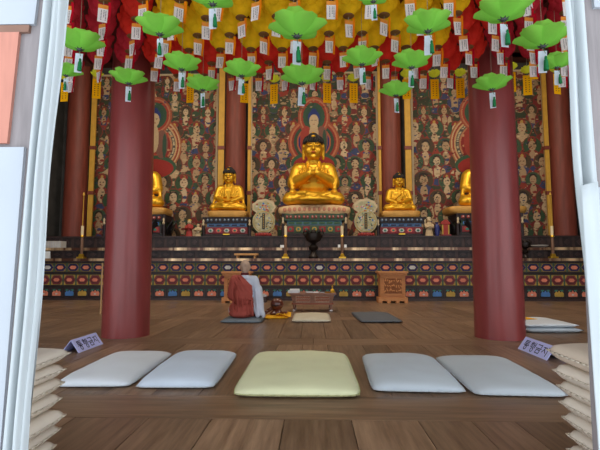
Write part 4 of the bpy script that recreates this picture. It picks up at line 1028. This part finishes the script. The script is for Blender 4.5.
def green_lantern():
    root = thing('lotus_lantern', 'x', 'lantern', group='green lotus lanterns')
    m = MB()
    for j, (n, r1, z1, w) in enumerate(((6, .186, .075, .092), (6, .150, .105, .090))):
        for i in range(n):
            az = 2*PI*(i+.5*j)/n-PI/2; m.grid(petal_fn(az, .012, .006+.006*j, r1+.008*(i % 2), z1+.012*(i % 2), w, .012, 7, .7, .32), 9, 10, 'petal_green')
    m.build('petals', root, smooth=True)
    m = MB(); m.lathe([(.018, .012), (.024, .004), (.02, -.006), (.008, -.012)], 'hub_metal', n=12)
    for i in range(7): a = 2*PI*i/7-PI/2; m.cap((.012*math.cos(a), .012*math.sin(a), 0), .005, (.036*math.cos(a), .036*math.sin(a), .012), .004, 'hub_metal', 6)
    m.build('hub', root, smooth='auto', label='dark metal hub')
    m = MB(); m.tube((0, 0, .01), (0, 0, 3.36-2.6), .0022, .0022, 'cord', 6); m.build('cord', root)
    tag_parts(root, 'tag_sky', None, 'tag_ink', None, .058, .165, -.03, .0, tassel=True)
    return root
GL = [(79.7, 50, 47, 'green lotus lantern by the left curtain, large, with clear gap between its petals'), (160, 35, 46, 'green lotus lantern high up, above right of the left pillar'), (128.7, 84, 36, 'green lotus lantern hanging in front of the top of the left pillar'),
      (66, 76, 32, 'green lotus lantern half hidden behind the left curtain'), (181.7, 70, 38, 'green lotus lantern above the left mural, midway between left pillar and rear pillar'),
      (212.7, 5, 50, 'green lotus lantern at top of the picture, cut off, above left small Buddha'), (202.7, 90.5, 34, 'small low green lotus lantern above left of the left small Buddha'),
      (241.6, 76.5, 37, 'green lotus lantern directly above the left small Buddha'), (297, 37, 57, 'largest green lotus lantern, upper one of two above the largest Buddha'), (302, 84, 44, 'lower green lotus lantern of the two above the largest Buddha'),
      (373.5, 2, 38, 'green lotus lantern at very top edge, right of centre, mostly cut off'), (362, 65, 39, 'green lotus lantern above right of the largest Buddha'), (428, 32, 47, 'large green lotus lantern high above the right mural'),
      (411.5, 68, 39, 'green lotus lantern above the right small Buddha, higher of two'), (396, 96, 33, 'small lowest green lotus lantern before the right rear pillar'), (503.5, 20, 55, 'large green lotus lantern high above the right pillar'),
      (492, 90, 36, 'small green lotus lantern in front of the top of right pillar'), (542.5, 47, 52, 'green lotus lantern by the right curtain, larger one'), (557, 68, 34, 'small green lotus lantern half hidden behind the right curtain')]
gp = green_lantern()
for i, (px, py, w, lab) in enumerate(GL):
    o = gp if i == 0 else copy_tree(gp); p = atz(px, py, 2.6); o.location = p; s = w/450*p.y/.37
    cz = [c for c in o.children if c.name.startswith('cord')][0]
    o.scale = (s, s, s); cz.scale = (1, 1, 1/s*(1 if s >= 0 else 1)); cz.scale.z = 1/s
    o.rotation_euler.z = random.uniform(-.5, .5)*.6 + (i % 3)*.15; o['label'] = lab
    for ch in o.children:
        if ch.name.startswith(('tag', 'tassel')): ch.rotation_euler = (0, random.uniform(-.05, .05), -o.rotation_euler.z+random.uniform(-.4, .4))
# yellow prayer strips farther in
def strip():
    root = thing('prayer_strip', 'x', 'prayer strip', group='yellow prayer strips')
    m = MB(); m.box((0, 0, -.03-.13), (.104, .002, .26), 'strip_yellow')
    for cx in (-.02, .02):
        for i in range(7): m.box((cx, -.0018, -.07-i*.029), (.013, .0014, .012), 'strip_ink')
    m.build('paper', root)
    m = MB()
    for j, (n, el) in enumerate(((7, -20), (7, 30))):
        for i in range(n): m.grid(petal_fn(2*PI*(i+.5*j)/n, .02, .0+.02*j, .11-.03*j, .07+.04*j, .05, .01), 4, 5, 'petal_lime')
    m.build('flower', root, smooth=True, label='small yellow-green paper flower')
    m = MB(); m.tube((0, 0, .02), (0, 0, 3.2), .0025, .0025, 'cord', 6); m.tube((0, 0, -.04), (0, 0, .02), .002, .002, 'cord', 6); m.build('cord', root)
    return root
sp = strip(); YS = 5.62
SL = [(65, 80, 'yellow prayer strip nearest the left curtain'), (97, 77, 'yellow prayer strip just left of the left pillar'), (190.5, 81, 'yellow prayer strip behind the small low green lantern above left Buddha'), (244.5, 81, 'yellow prayer strip behind the green lantern above the left small Buddha'),
      (274, 82, 'yellow prayer strip left of the lower green lantern over the largest Buddha'), (327, 81, 'yellow prayer strip right of the lower green lantern over the largest Buddha'), (353.5, 81, 'yellow prayer strip below the green lantern right of the largest Buddha'),
      (406.5, 77, 'yellow prayer strip partly behind green lantern above right small Buddha'), (434.5, 77, 'yellow prayer strip hanging before the right mural, farther from the pillar'), (460, 76, 'yellow prayer strip hanging before the right mural, closer to the pillar'),
      (511, 70, 'narrow yellow prayer strip at right side of the right pillar top'), (527, 73, 'yellow prayer strip right of the right pillar, lower one'), (533, 58, 'yellow prayer strip right of the right pillar, higher one'), (556.5, 72, 'yellow prayer strip next to the right curtain')]
for i, (px, py, lab) in enumerate(SL):
    o = sp if i == 0 else copy_tree(sp); o.location = at(px, py, YS+(.2 if i == 12 else 0)); o['label'] = lab; o.rotation_euler.z = random.uniform(-.3, .3)
    for ch in o.children:
        if ch.name.startswith('cord'): ch.scale.z = (6.6-o.location.z)/3.2
        if ch.name.startswith('flower') and px in (65, 511, 533): ch.scale = (.7, .7, .7)

# ------------------------------------------------------------ light
w = bpy.data.worlds.new('sky'); scene.world = w; w.use_nodes = True
bg = w.node_tree.nodes['Background']; bg.inputs[0].default_value = (.86, .93, 1, 1); bg.inputs[1].default_value = 2.4
def area(name, loc, target, sx, sy, power, col):
    l = bpy.data.lights.new(name, 'AREA'); l.shape = 'RECTANGLE'; l.size = sx; l.size_y = sy; l.energy = power; l.color = col
    o = bpy.data.objects.new(name, l); COL.objects.link(o); o.location = loc; o.rotation_euler = (Vector(target)-Vector(loc)).to_track_quat('-Z', 'Y').to_euler(); return o
for x in (-4.4, 0, 4.4): area('altar_fill', (x, 8.2, 6.2), (x, 12.2, 2.2), 1.6, .5, 75, (1, .86, .66))  # unseen fill lights added to brighten altar, statues and murals
for x in (-4.2, 0, 4.2): area('hall_fill', (x, 7.4, 6.4), (x, 7.6, 0), 1.4, 1.4, 60, (1, .9, .76))  # unseen overhead fill added to lift the floor in mid-hall
vs_ = scene.view_settings; scene.display_settings.display_device = 'sRGB'; vs_.view_transform = 'Standard'; vs_.look = 'None'; vs_.exposure = 0; vs_.gamma = 1; vs_.use_curve_mapping = False
